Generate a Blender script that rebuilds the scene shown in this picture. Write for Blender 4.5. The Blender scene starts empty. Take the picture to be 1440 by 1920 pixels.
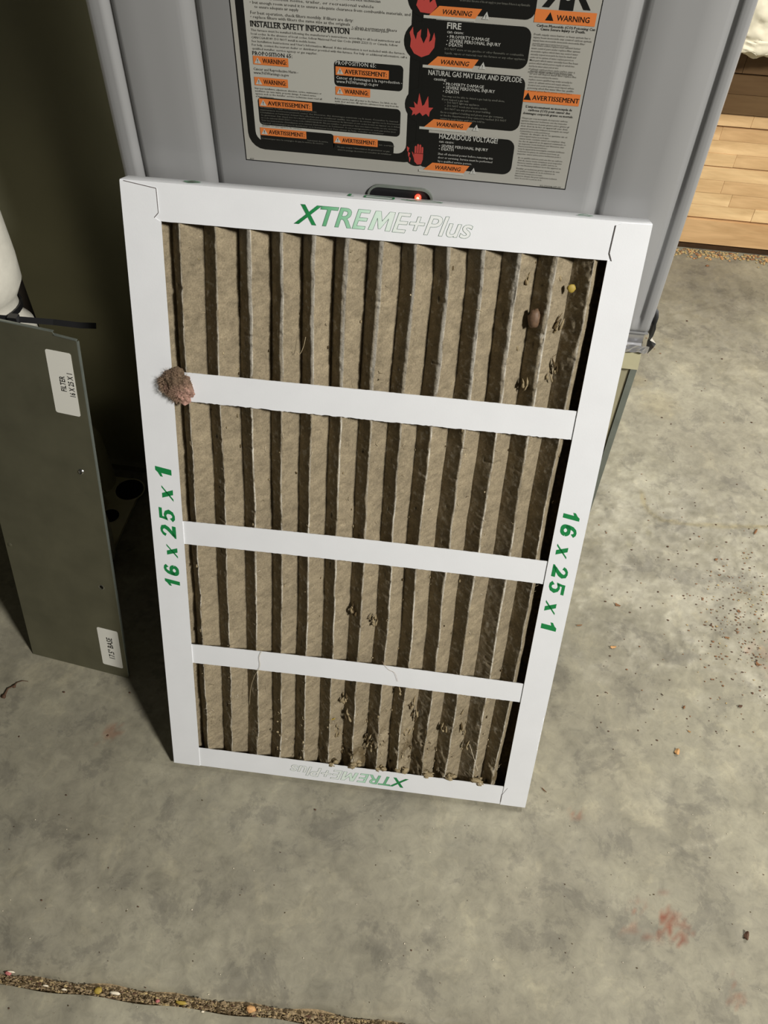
import bpy, math, random
import numpy as np
from mathutils import Vector, Matrix, Euler
random.seed(7); RNG = np.random.default_rng(7)
S = bpy.context.scene
COL = S.collection
# ------------------------------------------------------------------ camera
CF = 1533.6                                   # focal length in pixels of the 1440x1920 frame
CLOC = Vector((0.291402, -0.599245, 0.921621))
CROT = Euler((0.7105168, -0.0241196, 0.1434584), 'XYZ')
cam = bpy.data.cameras.new('camera'); cam.sensor_fit = 'VERTICAL'; cam.sensor_height = 36.0
cam.lens = 36.0 * CF / 1920.0; cam.clip_start = .02
cam_o = bpy.data.objects.new('camera', cam); COL.objects.link(cam_o)
cam_o.location = CLOC; cam_o.rotation_euler = CROT; S.camera = cam_o
# ------------------------------------------------------------------ light and exposure
wd = bpy.data.worlds.new('world'); S.world = wd; wd.use_nodes = True
wd.node_tree.nodes['Background'].inputs[0].default_value = (1.0, .95, .82, 1)
wd.node_tree.nodes['Background'].inputs[1].default_value = .036
LPOS = Vector((1.70, -1.29, 1.84))
ld = bpy.data.lights.new('work_lamp', 'AREA'); ld.shape = 'DISK'; ld.size = .30
ld.energy = 67; ld.color = (1.0, .975, .92)
lo = bpy.data.objects.new('work_lamp', ld); COL.objects.link(lo); lo.location = LPOS
lo.rotation_euler = (Vector((.25, 0, .25)) - LPOS).to_track_quat('-Z', 'Y').to_euler()
l2 = bpy.data.lights.new('ceiling_bulb', 'AREA'); l2.shape = 'DISK'; l2.size = .22; l2.energy = 13; l2.color = (1.0, .975, .92)
lo2 = bpy.data.objects.new('ceiling_bulb', l2); COL.objects.link(lo2); lo2.location = (1.02, .33, 1.46)
S.view_settings.view_transform = 'Standard'; S.view_settings.look = 'None'
S.view_settings.exposure = 0.0; S.view_settings.gamma = 1.0; S.view_settings.use_curve_mapping = False
# ------------------------------------------------------------------ measuring helpers (pixel of the photo -> point on a plane)
CR = CROT.to_matrix()
def ray(px, py): return CR @ Vector(((px-720)/CF, -(py-960)/CF, -1))
def hit(px, py, n, p):
    n = Vector(n); d = ray(px, py); t = (Vector(p)-CLOC).dot(n)/d.dot(n); return CLOC + d*t
def flo(px, py, z=0): return hit(px, py, (0, 0, 1), (0, 0, z))
def fy(px, py, y=0): return hit(px, py, (0, 1, 0), (0, y, 0))
# ------------------------------------------------------------------ materials
def srgb(*c):
    return tuple((x/255/12.92 if x/255 <= .04045 else ((x/255+.055)/1.055)**2.4) for x in c) + (1,)
class NM:
    """small node-material helper"""
    def __init__(s, name, rough=.6, metal=0, spec=.5, coat=0):
        s.m = bpy.data.materials.new(name); s.m.use_nodes = True; s.t = s.m.node_tree
        s.b = s.t.nodes['Principled BSDF']; s.b.inputs['Roughness'].default_value = rough
        s.b.inputs['Metallic'].default_value = metal; s.b.inputs['Specular IOR Level'].default_value = spec
        s.b.inputs['Coat Weight'].default_value = coat; s.b.inputs['Coat Roughness'].default_value = .12
        s._tc = None
    def n(s, kind, **kw):
        nd = s.t.nodes.new(kind)
        for k, v in kw.items():
            if k.startswith('i_'): nd.inputs[k[2:].replace('_', ' ')].default_value = v
            else: setattr(nd, k, v)
        return nd
    def l(s, a, b): s.t.links.new(a, b)
    def tc(s, which='Object'):
        if not s._tc: s._tc = s.n('ShaderNodeTexCoord')
        return s._tc.outputs[which]
    def noise(s, scale, detail=4, rough=.55, dist=0, stretch=None):
        nd = s.n('ShaderNodeTexNoise'); nd.inputs['Scale'].default_value = scale
        nd.inputs['Detail'].default_value = detail; nd.inputs['Roughness'].default_value = rough
        nd.inputs['Distortion'].default_value = dist
        v = s.tc()
        if stretch:
            mp = s.n('ShaderNodeMapping'); mp.inputs['Scale'].default_value = stretch; s.l(v, mp.inputs[0]); v = mp.outputs[0]
        s.l(v, nd.inputs['Vector']); return nd.outputs['Fac']
    def ramp(s, fac, stops):
        r = s.n('ShaderNodeValToRGB'); e = r.color_ramp.elements
        while len(e) < len(stops): e.new(.5)
        for el, (p, c) in zip(e, stops): el.position = p; el.color = c
        s.l(fac, r.inputs[0]); return r.outputs[0]
    def mix(s, fac, a, b, mode='MIX'):
        x = s.n('ShaderNodeMix', data_type='RGBA', blend_type=mode)
        for sock, v in ((x.inputs[0], fac), (x.inputs[6], a), (x.inputs[7], b)):
            if hasattr(v, 'links') or hasattr(v, 'is_linked'): s.l(v, sock)
            else: sock.default_value = v
        return x.outputs[2]
    def color(s, v):
        if hasattr(v, 'is_linked'): s.l(v, s.b.inputs['Base Color'])
        else: s.b.inputs['Base Color'].default_value = v
        return s
    def bump(s, fac, strength=.3, dist=.001):
        b = s.n('ShaderNodeBump'); b.inputs['Strength'].default_value = strength; b.inputs['Distance'].default_value = dist
        s.l(fac, b.inputs['Height']); s.l(b.outputs[0], s.b.inputs['Normal']); return s
M = {}
def plain(name, col, rough=.6, metal=0, spec=.5, var=.0, vs=60, coat=0, bump=0, bs=400):
    k = NM(name, rough, metal, spec, coat)
    if var:
        f = k.noise(vs); lo_ = tuple(c*(1-var) for c in col[:3])+(1,); hi_ = tuple(min(1, c*(1+var)) for c in col[:3])+(1,)
        k.color(k.ramp(f, [(.3, lo_), (.7, hi_)]))
    else: k.color(col)
    if bump: k.bump(k.noise(bs, 3), bump, .0006)
    M[name] = k.m; return k
plain('card', (.79, .80, .82, 1), .55, var=.02, vs=30, bump=.08, bs=900, spec=.25)
plain('card_core', srgb(196, 186, 168), .8)
plain('green_ink', srgb(20, 128, 66), .5)
plain('outline_ink', srgb(66, 104, 82), .6)
plain('seam_shade_ink', srgb(92, 84, 80), .7)  # gap shadow painted along the card seams, and one printed mark
plain('pale_ink', srgb(150, 165, 155), .6)
plain('furnace_paint', srgb(144, 144, 144), .42, coat=.25, var=.02, vs=8, spec=.4)
plain('furnace_side', srgb(138, 140, 144), .45, var=.02, vs=8)
plain('black_ink', srgb(20, 20, 18), .35, coat=.4)
plain('grey_ink', srgb(80, 78, 72), .4, coat=.3)
plain('decal', srgb(160, 158, 150), .35, coat=.4)
plain('decal_light', srgb(172, 171, 163), .35, coat=.4)
plain('orange_ink', srgb(204, 116, 58), .4, coat=.3)
plain('red_ink', srgb(172, 66, 60), .4, coat=.3)
plain('white_ink', srgb(176, 176, 170), .4, coat=.3)
plain('dim_ink', srgb(108, 108, 100), .4, coat=.3)
plain('black_gap', (.004, .004, .004, 1), .8)
plain('black_plastic', (.012, .012, .013, 1), .35)
plain('paper', srgb(226, 224, 214), .6)
plain('galv', srgb(116, 114, 94), .42, metal=.6, var=.14, vs=22, bump=.05, bs=200)
plain('duct_metal', srgb(176, 174, 146), .36, metal=.6, var=.08, vs=6)
plain('base_metal', srgb(172, 166, 138), .4, metal=.2, var=.1, vs=25)
plain('strip_metal', srgb(128, 134, 126), .42, metal=.4, var=.1, vs=60)
plain('lip_metal', srgb(176, 170, 138), .45, metal=.1, var=.05, vs=90)
plain('foil', srgb(205, 205, 208), .3, metal=.8)
plain('steel', srgb(200, 200, 195), .25, metal=1.0)
plain('hole_dark', (.01, .008, .006, 1), .9)
plain('foam_wrap', srgb(226, 222, 208), .85, var=.07, vs=80, bump=.4, bs=160)
plain('black_foam', srgb(38, 30, 20), .8)
plain('beige_plastic', srgb(214, 206, 172), .4)
plain('insulation', srgb(226, 218, 194), .8, var=.05, vs=25, bump=.5, bs=60)
plain('dust', srgb(148, 133, 104), .95, spec=.1, var=.25, vs=260)
plain('dark_dust', srgb(86, 72, 50), .95, spec=.1, var=.35, vs=300)
plain('fibre', srgb(186, 170, 138), .8, spec=.2)
plain('chip', srgb(136, 96, 64), .8, var=.3, vs=500)
plain('chip_dark', srgb(84, 58, 40), .8, var=.3, vs=500)
plain('chip_tan', srgb(196, 150, 98), .7, var=.25, vs=500)
plain('sand', srgb(176, 154, 108), .9, var=.35, vs=400)
plain('joint_dirt', srgb(142, 122, 92), .95, var=.4, vs=350, bump=.8, bs=500)
plain('yellow_bit', srgb(164, 140, 58), .6)
plain('white_bit', srgb(226, 214, 190), .5)
plain('pink_bit', srgb(176, 104, 100), .7)
plain('husk', srgb(108, 84, 64), .6, var=.2, vs=400)
k = NM('red_lamp', .3); k.color((1, .05, .03, 1)); k.b.inputs['Emission Color'].default_value = (1, .06, .03, 1)
k.b.inputs['Emission Strength'].default_value = 2.2; M['red_lamp'] = k.m
k = NM('lamp_core', .3); k.b.inputs['Emission Color'].default_value = (1, .3, .08, 1); k.b.inputs['Emission Strength'].default_value = 5; M['lamp_core'] = k.m
k = NM('clear', .06); k.color((.9, .9, .9, 1)); k.b.inputs['Transmission Weight'].default_value = 1; k.b.inputs['IOR'].default_value = 1.35; M['clear'] = k.m
# vertex-coloured media, lint
for nm, att, rg, bs_ in (('media', 'Col', .95, 700), ('lint', 'Col', .95, 420)):
    k = NM(nm, rg, spec=.15); a = k.n('ShaderNodeVertexColor'); a.layer_name = att
    k.color(k.mix(1.0, a.outputs[0], k.ramp(k.noise(bs_, 4, .7), [(.3, (.68, .68, .68, 1)), (.7, (1.15, 1.15, 1.15, 1))]), 'MULTIPLY'))
    k.bump(k.noise(bs_, 4, .75), .8, .0008); M[nm] = k.m
# xtreme gradient print: dark green to white along local x
k = NM('gradient_ink', .5)
sx = k.n('ShaderNodeSeparateXYZ'); a = k.n('ShaderNodeAttribute'); a.attribute_name = 'run'
k.color(k.ramp(a.outputs['Fac'], [(.0, srgb(8, 112, 52)), (.13, srgb(34, 138, 76)), (.17, srgb(100, 172, 126)), (.30, srgb(146, 200, 164)), (.38, srgb(190, 224, 202)), (.5, srgb(218, 234, 222)), (.62, srgb(230, 232, 230))]))
M['gradient_ink'] = k.m
# concrete
k = NM('concrete', .62, spec=.3)
base = k.ramp(k.noise(4.2, 7, .62, .4), [(.28, srgb(126, 121, 106)), (.5, srgb(141, 136, 119)), (.72, srgb(157, 152, 133))])
mott = k.ramp(k.noise(17, 14, .74, .35), [(.36, (.74, .74, .76, 1)), (.43, (.82, .82, .83, 1)), (.45, (.97, .97, .97, 1)), (.57, (1.0, 1.0, .99, 1)), (.60, (1.10, 1.09, 1.06, 1)), (.70, (1.2, 1.19, 1.14, 1))])
fine = k.ramp(k.noise(70, 8, .75, .6), [(.3, (.80, .80, .80, 1)), (.5, (1, 1, 1, 1)), (.7, (1.16, 1.16, 1.14, 1))])
c = k.mix(1.0, base, mott, 'MULTIPLY'); c = k.mix(1.0, c, fine, 'MULTIPLY')
speck = k.ramp(k.noise(420, 2, .5), [(.70, (1, 1, 1, 1)), (.76, (.55, .5, .42, 1))])
c = k.mix(.5, c, speck, 'MULTIPLY')
vc = k.n('ShaderNodeVertexColor'); vc.layer_name = 'Col'
c = k.mix(1.0, c, vc.outputs[0], 'MULTIPLY'); k.color(c)
k.bump(k.noise(90, 8, .7), .25, .0012)
k.l(k.ramp(k.noise(9, 4), [(.3, (.48, .48, .48, 1)), (.7, (.72, .72, .72, 1))]), k.b.inputs['Roughness'])
M['concrete'] = k.m
# wood with per-object tint and grain
def wood(name, lo_, mid, hi_):
    k = NM(name, .6, spec=.3)
    oi = k.n('ShaderNodeObjectInfo')
    g = k.noise(1.0, 5, .6, .6, stretch=(9, 40, 75)); g2 = k.noise(1.0, 4, .6, 1.5, stretch=(3, 10, 22))
    c = k.ramp(oi.outputs['Random'], [(0, lo_), (.5, mid), (1, hi_)])
    c = k.mix(1.0, c, k.ramp(g, [(.3, (.84, .82, .78, 1)), (.7, (1.1, 1.1, 1.1, 1))]), 'MULTIPLY')
    c = k.mix(1.0, c, k.ramp(g2, [(.3, (.84, .78, .72, 1)), (.6, (1.04, 1.04, 1.04, 1))]), 'MULTIPLY')
    k.color(c); M[name] = k.m
wood('wood', srgb(206, 168, 122), srgb(224, 188, 140), srgb(240, 208, 158))
wood('old_shaded_wood', srgb(98, 74, 50), srgb(108, 84, 56), srgb(120, 94, 62))  # old wall wood, with shade below the insulation batt painted into it
plain('gap_shade_wood', srgb(70, 48, 26), .9, var=.2, vs=60)
# ------------------------------------------------------------------ mesh builder
class MB:
    def __init__(s): s.v = []; s.f = []; s.mi = []; s.mats = []; s.sm = []
    def mat(s, name):
        if name not in s.mats: s.mats.append(name)
        return s.mats.index(name)
    def add(s, vs, fs, mat, smooth=False):
        o = len(s.v); s.v.extend(tuple(p) for p in vs); i = s.mat(mat)
        for f in fs: s.f.append([o+j for j in f]); s.mi.append(i); s.sm.append(smooth)
    def box(s, lo_, hi_, mat):
        x0, y0, z0 = lo_; x1, y1, z1 = hi_
        vs = [(x, y, z) for z in (z0, z1) for y in (y0, y1) for x in (x0, x1)]
        s.add(vs, [(0, 2, 3, 1), (4, 5, 7, 6), (0, 1, 5, 4), (2, 6, 7, 3), (0, 4, 6, 2), (1, 3, 7, 5)], mat)
    def prism(s, poly, d0, d1, mat, plane='xz'):
        """poly in (a,b), extruded along the third axis from d0 to d1"""
        n = len(poly)
        def mk(a, b, d): return (a, d, b) if plane == 'xz' else ((a, b, d) if plane == 'xy' else (d, a, b))
        ar = sum(poly[i][0]*poly[(i+1) % n][1]-poly[(i+1) % n][0]*poly[i][1] for i in range(n))
        if ar < 0: poly = poly[::-1]
        vs = [mk(a, b, d0) for a, b in poly]+[mk(a, b, d1) for a, b in poly]
        fs = [list(range(n)), list(range(2*n-1, n-1, -1))]+[(i, i+n, (i+1) % n+n, (i+1) % n) for i in range(n)]
        s.add(vs, fs, mat)
    def tube(s, pts, r, mat, n=8, caps=True):
        pts = [Vector(p) for p in pts]; vs = []; fs = []
        rr = r if isinstance(r, (list, tuple)) else [r]*len(pts)
        up = None
        for i, p in enumerate(pts):
            t = (pts[min(i+1, len(pts)-1)]-pts[max(i-1, 0)]).normalized()
            if up is None: up = t.orthogonal().normalized()
            up = (up - t*up.dot(t)).normalized(); w = t.cross(up)
            for j in range(n):
                a = 2*math.pi*j/n; vs.append(p+(up*math.cos(a)+w*math.sin(a))*rr[i])
        for i in range(len(pts)-1):
            for j in range(n):
                a = i*n+j; b = i*n+(j+1) % n; fs.append((a, b, b+n, a+n))
        if caps: fs += [list(range(n-1, -1, -1)), list(range((len(pts)-1)*n, len(pts)*n))]
        s.add(vs, fs, mat, True)
    def lathe(s, prof, c, mat, n=32, smooth=True):
        vs = []; fs = []
        for r, z in prof:
            for j in range(n):
                a = 2*math.pi*j/n; vs.append((c[0]+r*math.cos(a), c[1]+r*math.sin(a), c[2]+z))
        for i in range(len(prof)-1):
            for j in range(n):
                a = i*n+j; b = i*n+(j+1) % n; fs.append((a, b, b+n, a+n))
        s.add(vs, fs, mat, smooth)
    def blob(s, c, r, mat, squash=(1, 1, 1), jit=.25, seg=8, rings=6, seed=0):
        rn = random.Random(seed); vs = [(c[0], c[1], c[2]-r*squash[2])]; fs = []
        for i in range(1, rings):
            th = math.pi*i/rings
            for j in range(seg):
                a = 2*math.pi*j/seg; q = r*(1+rn.uniform(-jit, jit))
                vs.append((c[0]+q*math.sin(th)*math.cos(a)*squash[0], c[1]+q*math.sin(th)*math.sin(a)*squash[1], c[2]-q*math.cos(th)*squash[2]))
        vs.append((c[0], c[1], c[2]+r*squash[2])); L = len(vs)-1
        for j in range(seg):
            fs.append((0, 1+(j+1) % seg, 1+j)); fs.append((L, L-seg+j, L-seg+(j+1) % seg))
            for i in range(rings-2):
                a = 1+i*seg+j; b = 1+i*seg+(j+1) % seg; fs.append((a, b, b+seg, a+seg))
        s.add(vs, fs, mat, True)
    def build(s, name, parent=None, matrix=None, kind=None):
        me = bpy.data.meshes.new(name); me.from_pydata(s.v, [], s.f)
        for n in s.mats: me.materials.append(M[n])
        me.polygons.foreach_set('material_index', s.mi); me.polygons.foreach_set('use_smooth', s.sm)
        me.update()
        o = bpy.data.objects.new(name, me); COL.objects.link(o)
        if parent: o.parent = parent
        if matrix is not None: o.matrix_world = matrix
        if kind: o['kind'] = kind
        return o
def tag(o, label, cat, group=None):
    o['label'] = label; o['category'] = cat
    if group: o['group'] = group
    return o
def empty(name, label, cat, matrix=None, group=None):
    o = bpy.data.objects.new(name, None); o.empty_display_size = .05; COL.objects.link(o)
    if matrix is not None: o.matrix_world = matrix
    return tag(o, label, cat, group)
# text -> triangles (one shared text object, evaluated and thrown away)
_tc = bpy.data.curves.new('txt', 'FONT'); _to = bpy.data.objects.new('txt', _tc); COL.objects.link(_to)
def text_mesh(body, offset=0, shear=0, outline=0, res=3, spacing=1.0):
    c = _tc; c.body = body; c.size = 1; c.offset = offset; c.shear = shear; c.resolution_u = res; c.space_character = spacing
    c.fill_mode = 'NONE' if outline else 'FRONT'; c.bevel_depth = outline; c.bevel_resolution = 0
    dg = bpy.context.evaluated_depsgraph_get(); dg.update()
    me = bpy.data.meshes.new_from_object(_to.evaluated_get(dg))
    v = np.array([p.co[:] for p in me.vertices]).reshape(-1, 3); f = [list(p.vertices) for p in me.polygons]
    bpy.data.meshes.remove(me); return v, f
def put_text(mb, body, o, ax, ay, h, mat, width=None, offset=0, shear=0, outline=0, n=(0, 0, 0), res=2, align='L', spacing=1.0):
    """capital height h, from o along ax, up along ay; width squeezes or stretches the line"""
    bold = 'M' in body and offset > .005
    v, f = text_mesh(body, 0 if bold else offset, shear, outline/h*.69 if outline else 0, res, spacing)
    if not len(v): return
    if bold:
        m_ = len(v); d_ = np.array([[offset*1.2, 0, 0]]); f = f+[[j+m_ for j in q] for q in f]+[[j+2*m_ for j in q] for q in f]; z_ = np.array([[0, 0, 1.]]); v = np.concatenate([v, v-d_+z_*.002*.69/h*.01, v+d_+z_*.004*.69/h*.01]); n = (0, -1, 0) if tuple(n) == (0, 0, 0) else n
    s = h/.69; x0 = v[:, 0].min(); w = v[:, 0].max()-x0; sx = width/w if width else s
    if align == 'C': x0 += w/2
    o = np.array(o); ax = np.array(ax); ay = np.array(ay); n = np.array(n)
    P = o[None]+(v[:, :1]-x0)*sx*ax[None]+v[:, 1:2]*s*ay[None]+v[:, 2:3]*s*n[None]
    mb.add(P.tolist(), f, mat)
# numpy value noise
def vnoise(x, y, seed):
    r = np.random.default_rng(seed).random((256, 256)); xi = np.floor(x).astype(int); yi = np.floor(y).astype(int)
    fx = x-xi; fy_ = y-yi; fx = fx*fx*(3-2*fx); fy_ = fy_*fy_*(3-2*fy_)
    g = lambda a, b: r[a % 256, b % 256]
    return (g(xi, yi)*(1-fx)+g(xi+1, yi)*fx)*(1-fy_)+(g(xi, yi+1)*(1-fx)+g(xi+1, yi+1)*fx)*fy_
def fbm(x, y, seed, oc=5, gain=.5):
    t = 0; a = 1; n = 0
    for i in range(oc): t = t+a*vnoise(x*2**i+17*i, y*2**i+31*i, seed+i); n += a; a *= gain
    return t/n*2-1
def grid_object(name, P, mats, col=None, mask=None, parent=None, smooth=True, matrix=None):
    """P: (nu,nv,3) array"""
    nu, nv = P.shape[:2]; idx = np.arange(nu*nv).reshape(nu, nv)
    q = np.stack([idx[:-1, :-1], idx[1:, :-1], idx[1:, 1:], idx[:-1, 1:]], -1).reshape(-1, 4)
    me = bpy.data.meshes.new(name); me.vertices.add(nu*nv); me.vertices.foreach_set('co', P.reshape(-1).astype(np.float32))
    me.loops.add(len(q)*4); me.loops.foreach_set('vertex_index', q.reshape(-1).astype(np.int32))
    me.polygons.add(len(q)); me.polygons.foreach_set('loop_start', np.arange(0, len(q)*4, 4, dtype=np.int32))
    me.polygons.foreach_set('loop_total', np.full(len(q), 4, dtype=np.int32))
    me.update(calc_edges=True)
    me.polygons.foreach_set('use_smooth', np.full(len(q), smooth))
    if col is not None:
        a = me.color_attributes.new('Col', 'FLOAT_COLOR', 'POINT')
        cc = np.ones((nu*nv, 4), np.float32); cc[:, :3] = col.reshape(-1, 3); a.data.foreach_set('color', cc.reshape(-1))
    for m in mats: me.materials.append(M[m])
    me.validate()
    o = bpy.data.objects.new(name, me); COL.objects.link(o)
    if parent: o.parent = parent
    if matrix is not None: o.matrix_world = matrix
    return o
# ================================================================== THE SETTING
# floor: two slabs with a dirty joint between them
JA = flo(0, 1825); JB = flo(760, 1920); JS = (JB.y-JA.y)/(JB.x-JA.x)
def jy(x): return JA.y+(x-JA.x)*JS        # upper edge of the joint
JW = .0098
xs = np.linspace(-1.3, 1.9, 801)
def spread(a, b, n): return np.linspace(a, b, n)
tt = np.concatenate([spread(0, 1.02, 330), spread(1.04, 1.7, 20)])
X = np.repeat(xs[:, None], len(tt), 1); Y = np.stack([jy(x)+.0015*math.sin(x*90)+.001*math.sin(x*37)+tt*(1.55+.04-0)*(1.0) for x in xs])
def seg_mask(X, Y, pts, w, soft=1.0):
    d = np.full(X.shape, 9.)
    for a, b in zip(pts[:-1], pts[1:]):
        ax, ay, bx, by = a[0], a[1], b[0], b[1]; L = (bx-ax)**2+(by-ay)**2+1e-12
        t = np.clip(((X-ax)*(bx-ax)+(Y-ay)*(by-ay))/L, 0, 1); d = np.minimum(d, np.hypot(X-ax-t*(bx-ax), Y-ay-t*(by-ay)))
    return np.clip(1.5-d/w, 0, 1)*soft
def floor_colour(X, Y):
    C = np.ones(X.shape+(3,))
    n1 = fbm(X*9, Y*9, 3, 6, .6); n2 = fbm(X*34+n1*3, Y*34, 11, 5, .7); n3 = fbm(X*110+n2*2, Y*110, 21, 3, .7)
    C *= (1+.10*n1+.12*n2+.09*n3)[..., None]
    q_ = np.clip((fbm(X*22+4, Y*22, 51, 5, .65)-.10)*3.2, 0, 1)[..., None]*.16; C = C*(1-q_)          # worn darker islands
    q_ = np.clip((fbm(X*26+9, Y*26, 61, 5, .65)-.16)*4, 0, 1)[..., None]*.13; C = C*(1+q_)
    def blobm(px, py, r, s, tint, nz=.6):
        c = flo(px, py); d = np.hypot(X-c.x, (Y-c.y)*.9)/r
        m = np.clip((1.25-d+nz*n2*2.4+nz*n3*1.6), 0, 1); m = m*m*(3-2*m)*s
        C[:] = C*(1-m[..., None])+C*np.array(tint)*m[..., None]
    for px, py, r, s in ((360, 1525, .035, .8), (520, 1560, .05, .8), (700, 1560, .05, .75), (860, 1600, .035, .8), (150, 1345, .02, .6), (60, 1390, .02, .7),
                         (20, 1570, .04, .9), (1140, 1590, .025, .6), (1290, 1450, .04, .7), (1330, 1660, .05, .5), (1240, 1600, .03, .5), (60, 1770, .03, .5),
                         (1330, 1340, .03, .5), (1370, 560, .10, .8), (1300, 520, .07, .7), (1060, 1215, .022, .9), (1030, 1260, .02, .6), (430, 1660, .03, .3), (1160, 1790, .02, .4), (300, 1500, .02, .6),
                         (1000, 1570, .02, .8), (1350, 1760, .03, .5), (600, 1880, .03, .3)):
        blobm(px, py, r, s*.62, (.76, .765, .79))
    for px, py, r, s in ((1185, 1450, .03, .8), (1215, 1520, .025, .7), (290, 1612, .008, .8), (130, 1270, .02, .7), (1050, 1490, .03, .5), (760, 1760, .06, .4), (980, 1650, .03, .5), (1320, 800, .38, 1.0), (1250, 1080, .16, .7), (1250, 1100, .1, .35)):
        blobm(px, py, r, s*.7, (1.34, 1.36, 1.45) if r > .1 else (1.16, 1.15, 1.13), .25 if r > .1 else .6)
    for px, py, r, s in ((1195, 712, .02, .9), (1235, 760, .035, .7), (1250, 640, .012, .5), (1225, 655, .012, .6)):
        blobm(px, py, r, s*.5, (1.03, .94, .74), .3)
    for px, py, r, s in ((1192, 1722, .007, .6), (1205, 1712, .005, .55), (1247, 1742, .006, .8), (1262, 1735, .008, .7), (1258, 1752, .006, .6), (1378, 1862, .005, .6), (1374, 1850, .004, .6), (1078, 1529, .004, .8), (203, 1380, .006, .7), (1440, 1230, .01, .4)):
        blobm(px, py, r*1.1, s, (.88, .56, .50), 1.6)
    for px, py, r, s in ((1216, 999, .006, .7), (1180, 1020, .008, .5)):
        blobm(px, py, r, s, (.86, .84, .72), .1)
    W = lambda L: [flo(*p) for p in L]
    for pts, w, s, tint in (
        (((1268, 1590), (1300, 1588), (1335, 1580), (1372, 1563)), .0018, .9, (1.3, 1.3, 1.3)),
        (((1372, 1563), (1395, 1535), (1410, 1510)), .0016, .35, (1.25, 1.25, 1.25)),
        (((1295, 1540), (1302, 1572), (1330, 1575)), .0018, .5, (1.18, 1.16, 1.1)),
        (((1125, 1768), (1160, 1748), (1185, 1735)), .003, .5, (1.2, 1.2, 1.18)),
        (((1130, 1772), (1135, 1798), (1195, 1788)), .0022, .5, (1.2, 1.2, 1.18)),
        (((1208, 1262), (1255, 1235), (1310, 1205)), .0012, .6, (1.2, 1.2, 1.15)),
        (((1340, 1355), (1375, 1372), (1430, 1395)), .0022, .6, (1.2, 1.18, 1.12)),
        (((60, 1560), (110, 1552), (190, 1543)), .0018, .5, (1.2, 1.2, 1.18)),
        (((1203, 922), (1208, 945), (1220, 962), (1242, 975), (1290, 982), (1360, 986), (1440, 988)), .0032, .8, (.97, .90, .70)),
        (((1290, 984), (1360, 987), (1440, 988)), .002, .5, (.8, .8, .78)),
        (((55, 1500), (58, 1560), (40, 1620), (0, 1680)), .003, .5, (.8, .8, .8)),
        (((1250, 590), (1300, 583), (1360, 572)), .003, .6, (.75, .74, .72)),
        (((1300, 1150), (1340, 1180), (1360, 1220)), .003, .3, (.92, .88, .74))):
        m = seg_mask(X, Y, W(pts), w, s)*(.75+.5*np.clip(n3+.5, 0, 1)); m = np.clip(m, 0, 1)[..., None]
        C[:] = C*(1-m)+C*np.array(tint)*m
    # a dirty brown rim beside the joint and the wall
    dj = Y-(JA.y+(X-JA.x)*JS)
    m = np.clip(1-np.abs(dj)/.02+n2*.6, 0, 1)[..., None]*.35; C[:] = C*(1-m)+C*np.array((.92, .86, .76))*m
    return C
FZ = .0005*fbm(X*14, Y*14, 40, 4)-.0006
FZ[:, 0] -= .008
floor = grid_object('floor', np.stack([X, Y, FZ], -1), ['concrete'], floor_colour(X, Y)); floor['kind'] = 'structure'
t2 = np.concatenate([[0, .0], spread(.0005, .5, 120)]); t2[1] = .0002
X2 = np.repeat(xs[:, None], len(t2), 1); Y2 = np.stack([jy(x)-JW+.001*math.sin(x*70+1)-t2 for x in xs])
Z2 = -.001+.0004*fbm(X2*14, Y2*14, 41, 4); Z2[:, 0] = -.012
slab = grid_object('floor', np.stack([X2, Y2, Z2], -1)[:, ::-1], ['concrete'], floor_colour(X2, Y2)[:, ::-1]); slab['kind'] = 'structure'
mb = MB(); mb.add([(-1.3, jy(-1.3)-.03, -.006), (1.9, jy(1.9)-.03, -.006), (1.9, jy(1.9)+.02, -.006), (-1.3, jy(-1.3)+.02, -.006)], [(0, 1, 2, 3)], 'joint_dirt')
o = mb.build('trim_1'); o['kind'] = 'structure'
# grit in the joint
mb = MB(); rn = random.Random(3)
for i in range(5200):
    x = rn.uniform(-.14, .42); t = rn.random(); y = jy(x)-JW*(.04+.90*t); r = rn.uniform(.0003, .0010)*(2.0 if rn.random() < .06 else 1)
    m = rn.choice(['joint_dirt']*9+['dark_dust']*4+['sand', 'sand', 'chip_dark', 'dust'])
    mb.blob((x, y, -.0046+rn.uniform(0, .0040)), r, m, (rn.uniform(.7, 2.4), rn.uniform(.5, 1.2), .5), .6, 5, 3, i); mb.sm[-15:] = [False]*15
for px, py, m, r, sq in ((15, 1825, 'pink_bit', .0022, (1.6, .8, .5)), (183, 1857, 'yellow_bit', .0036, (1.1, .9, .4)), (215, 1862, 'white_bit', .003, (1.8, .6, .4)), (295, 1877, 'pink_bit', .0018, (1.2, 1, .5)), (340, 1880, 'yellow_bit', .0028, (2.2, .7, .4)), (20, 1822, 'white_bit', .002, (2, .6, .5)), (85, 1848, 'white_bit', .0016, (2, .6, .5)), (470, 1893, 'chip_tan', .0045, (1.2, .8, .5)), (120, 1855, 'white_bit', .0016, (2, .6, .5)), (380, 1897, 'white_bit', .0016, (1, .6, .5))):
    p = flo(px, py); mb.blob((p.x, p.y, .0), r, m, sq, .3, 7, 5, px)
mb.build('joint_debris', kind='stuff'); o = bpy.data.objects['joint_debris']; tag(o, 'brown grit and wood crumbs packed in the floor joint', 'debris')
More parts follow.
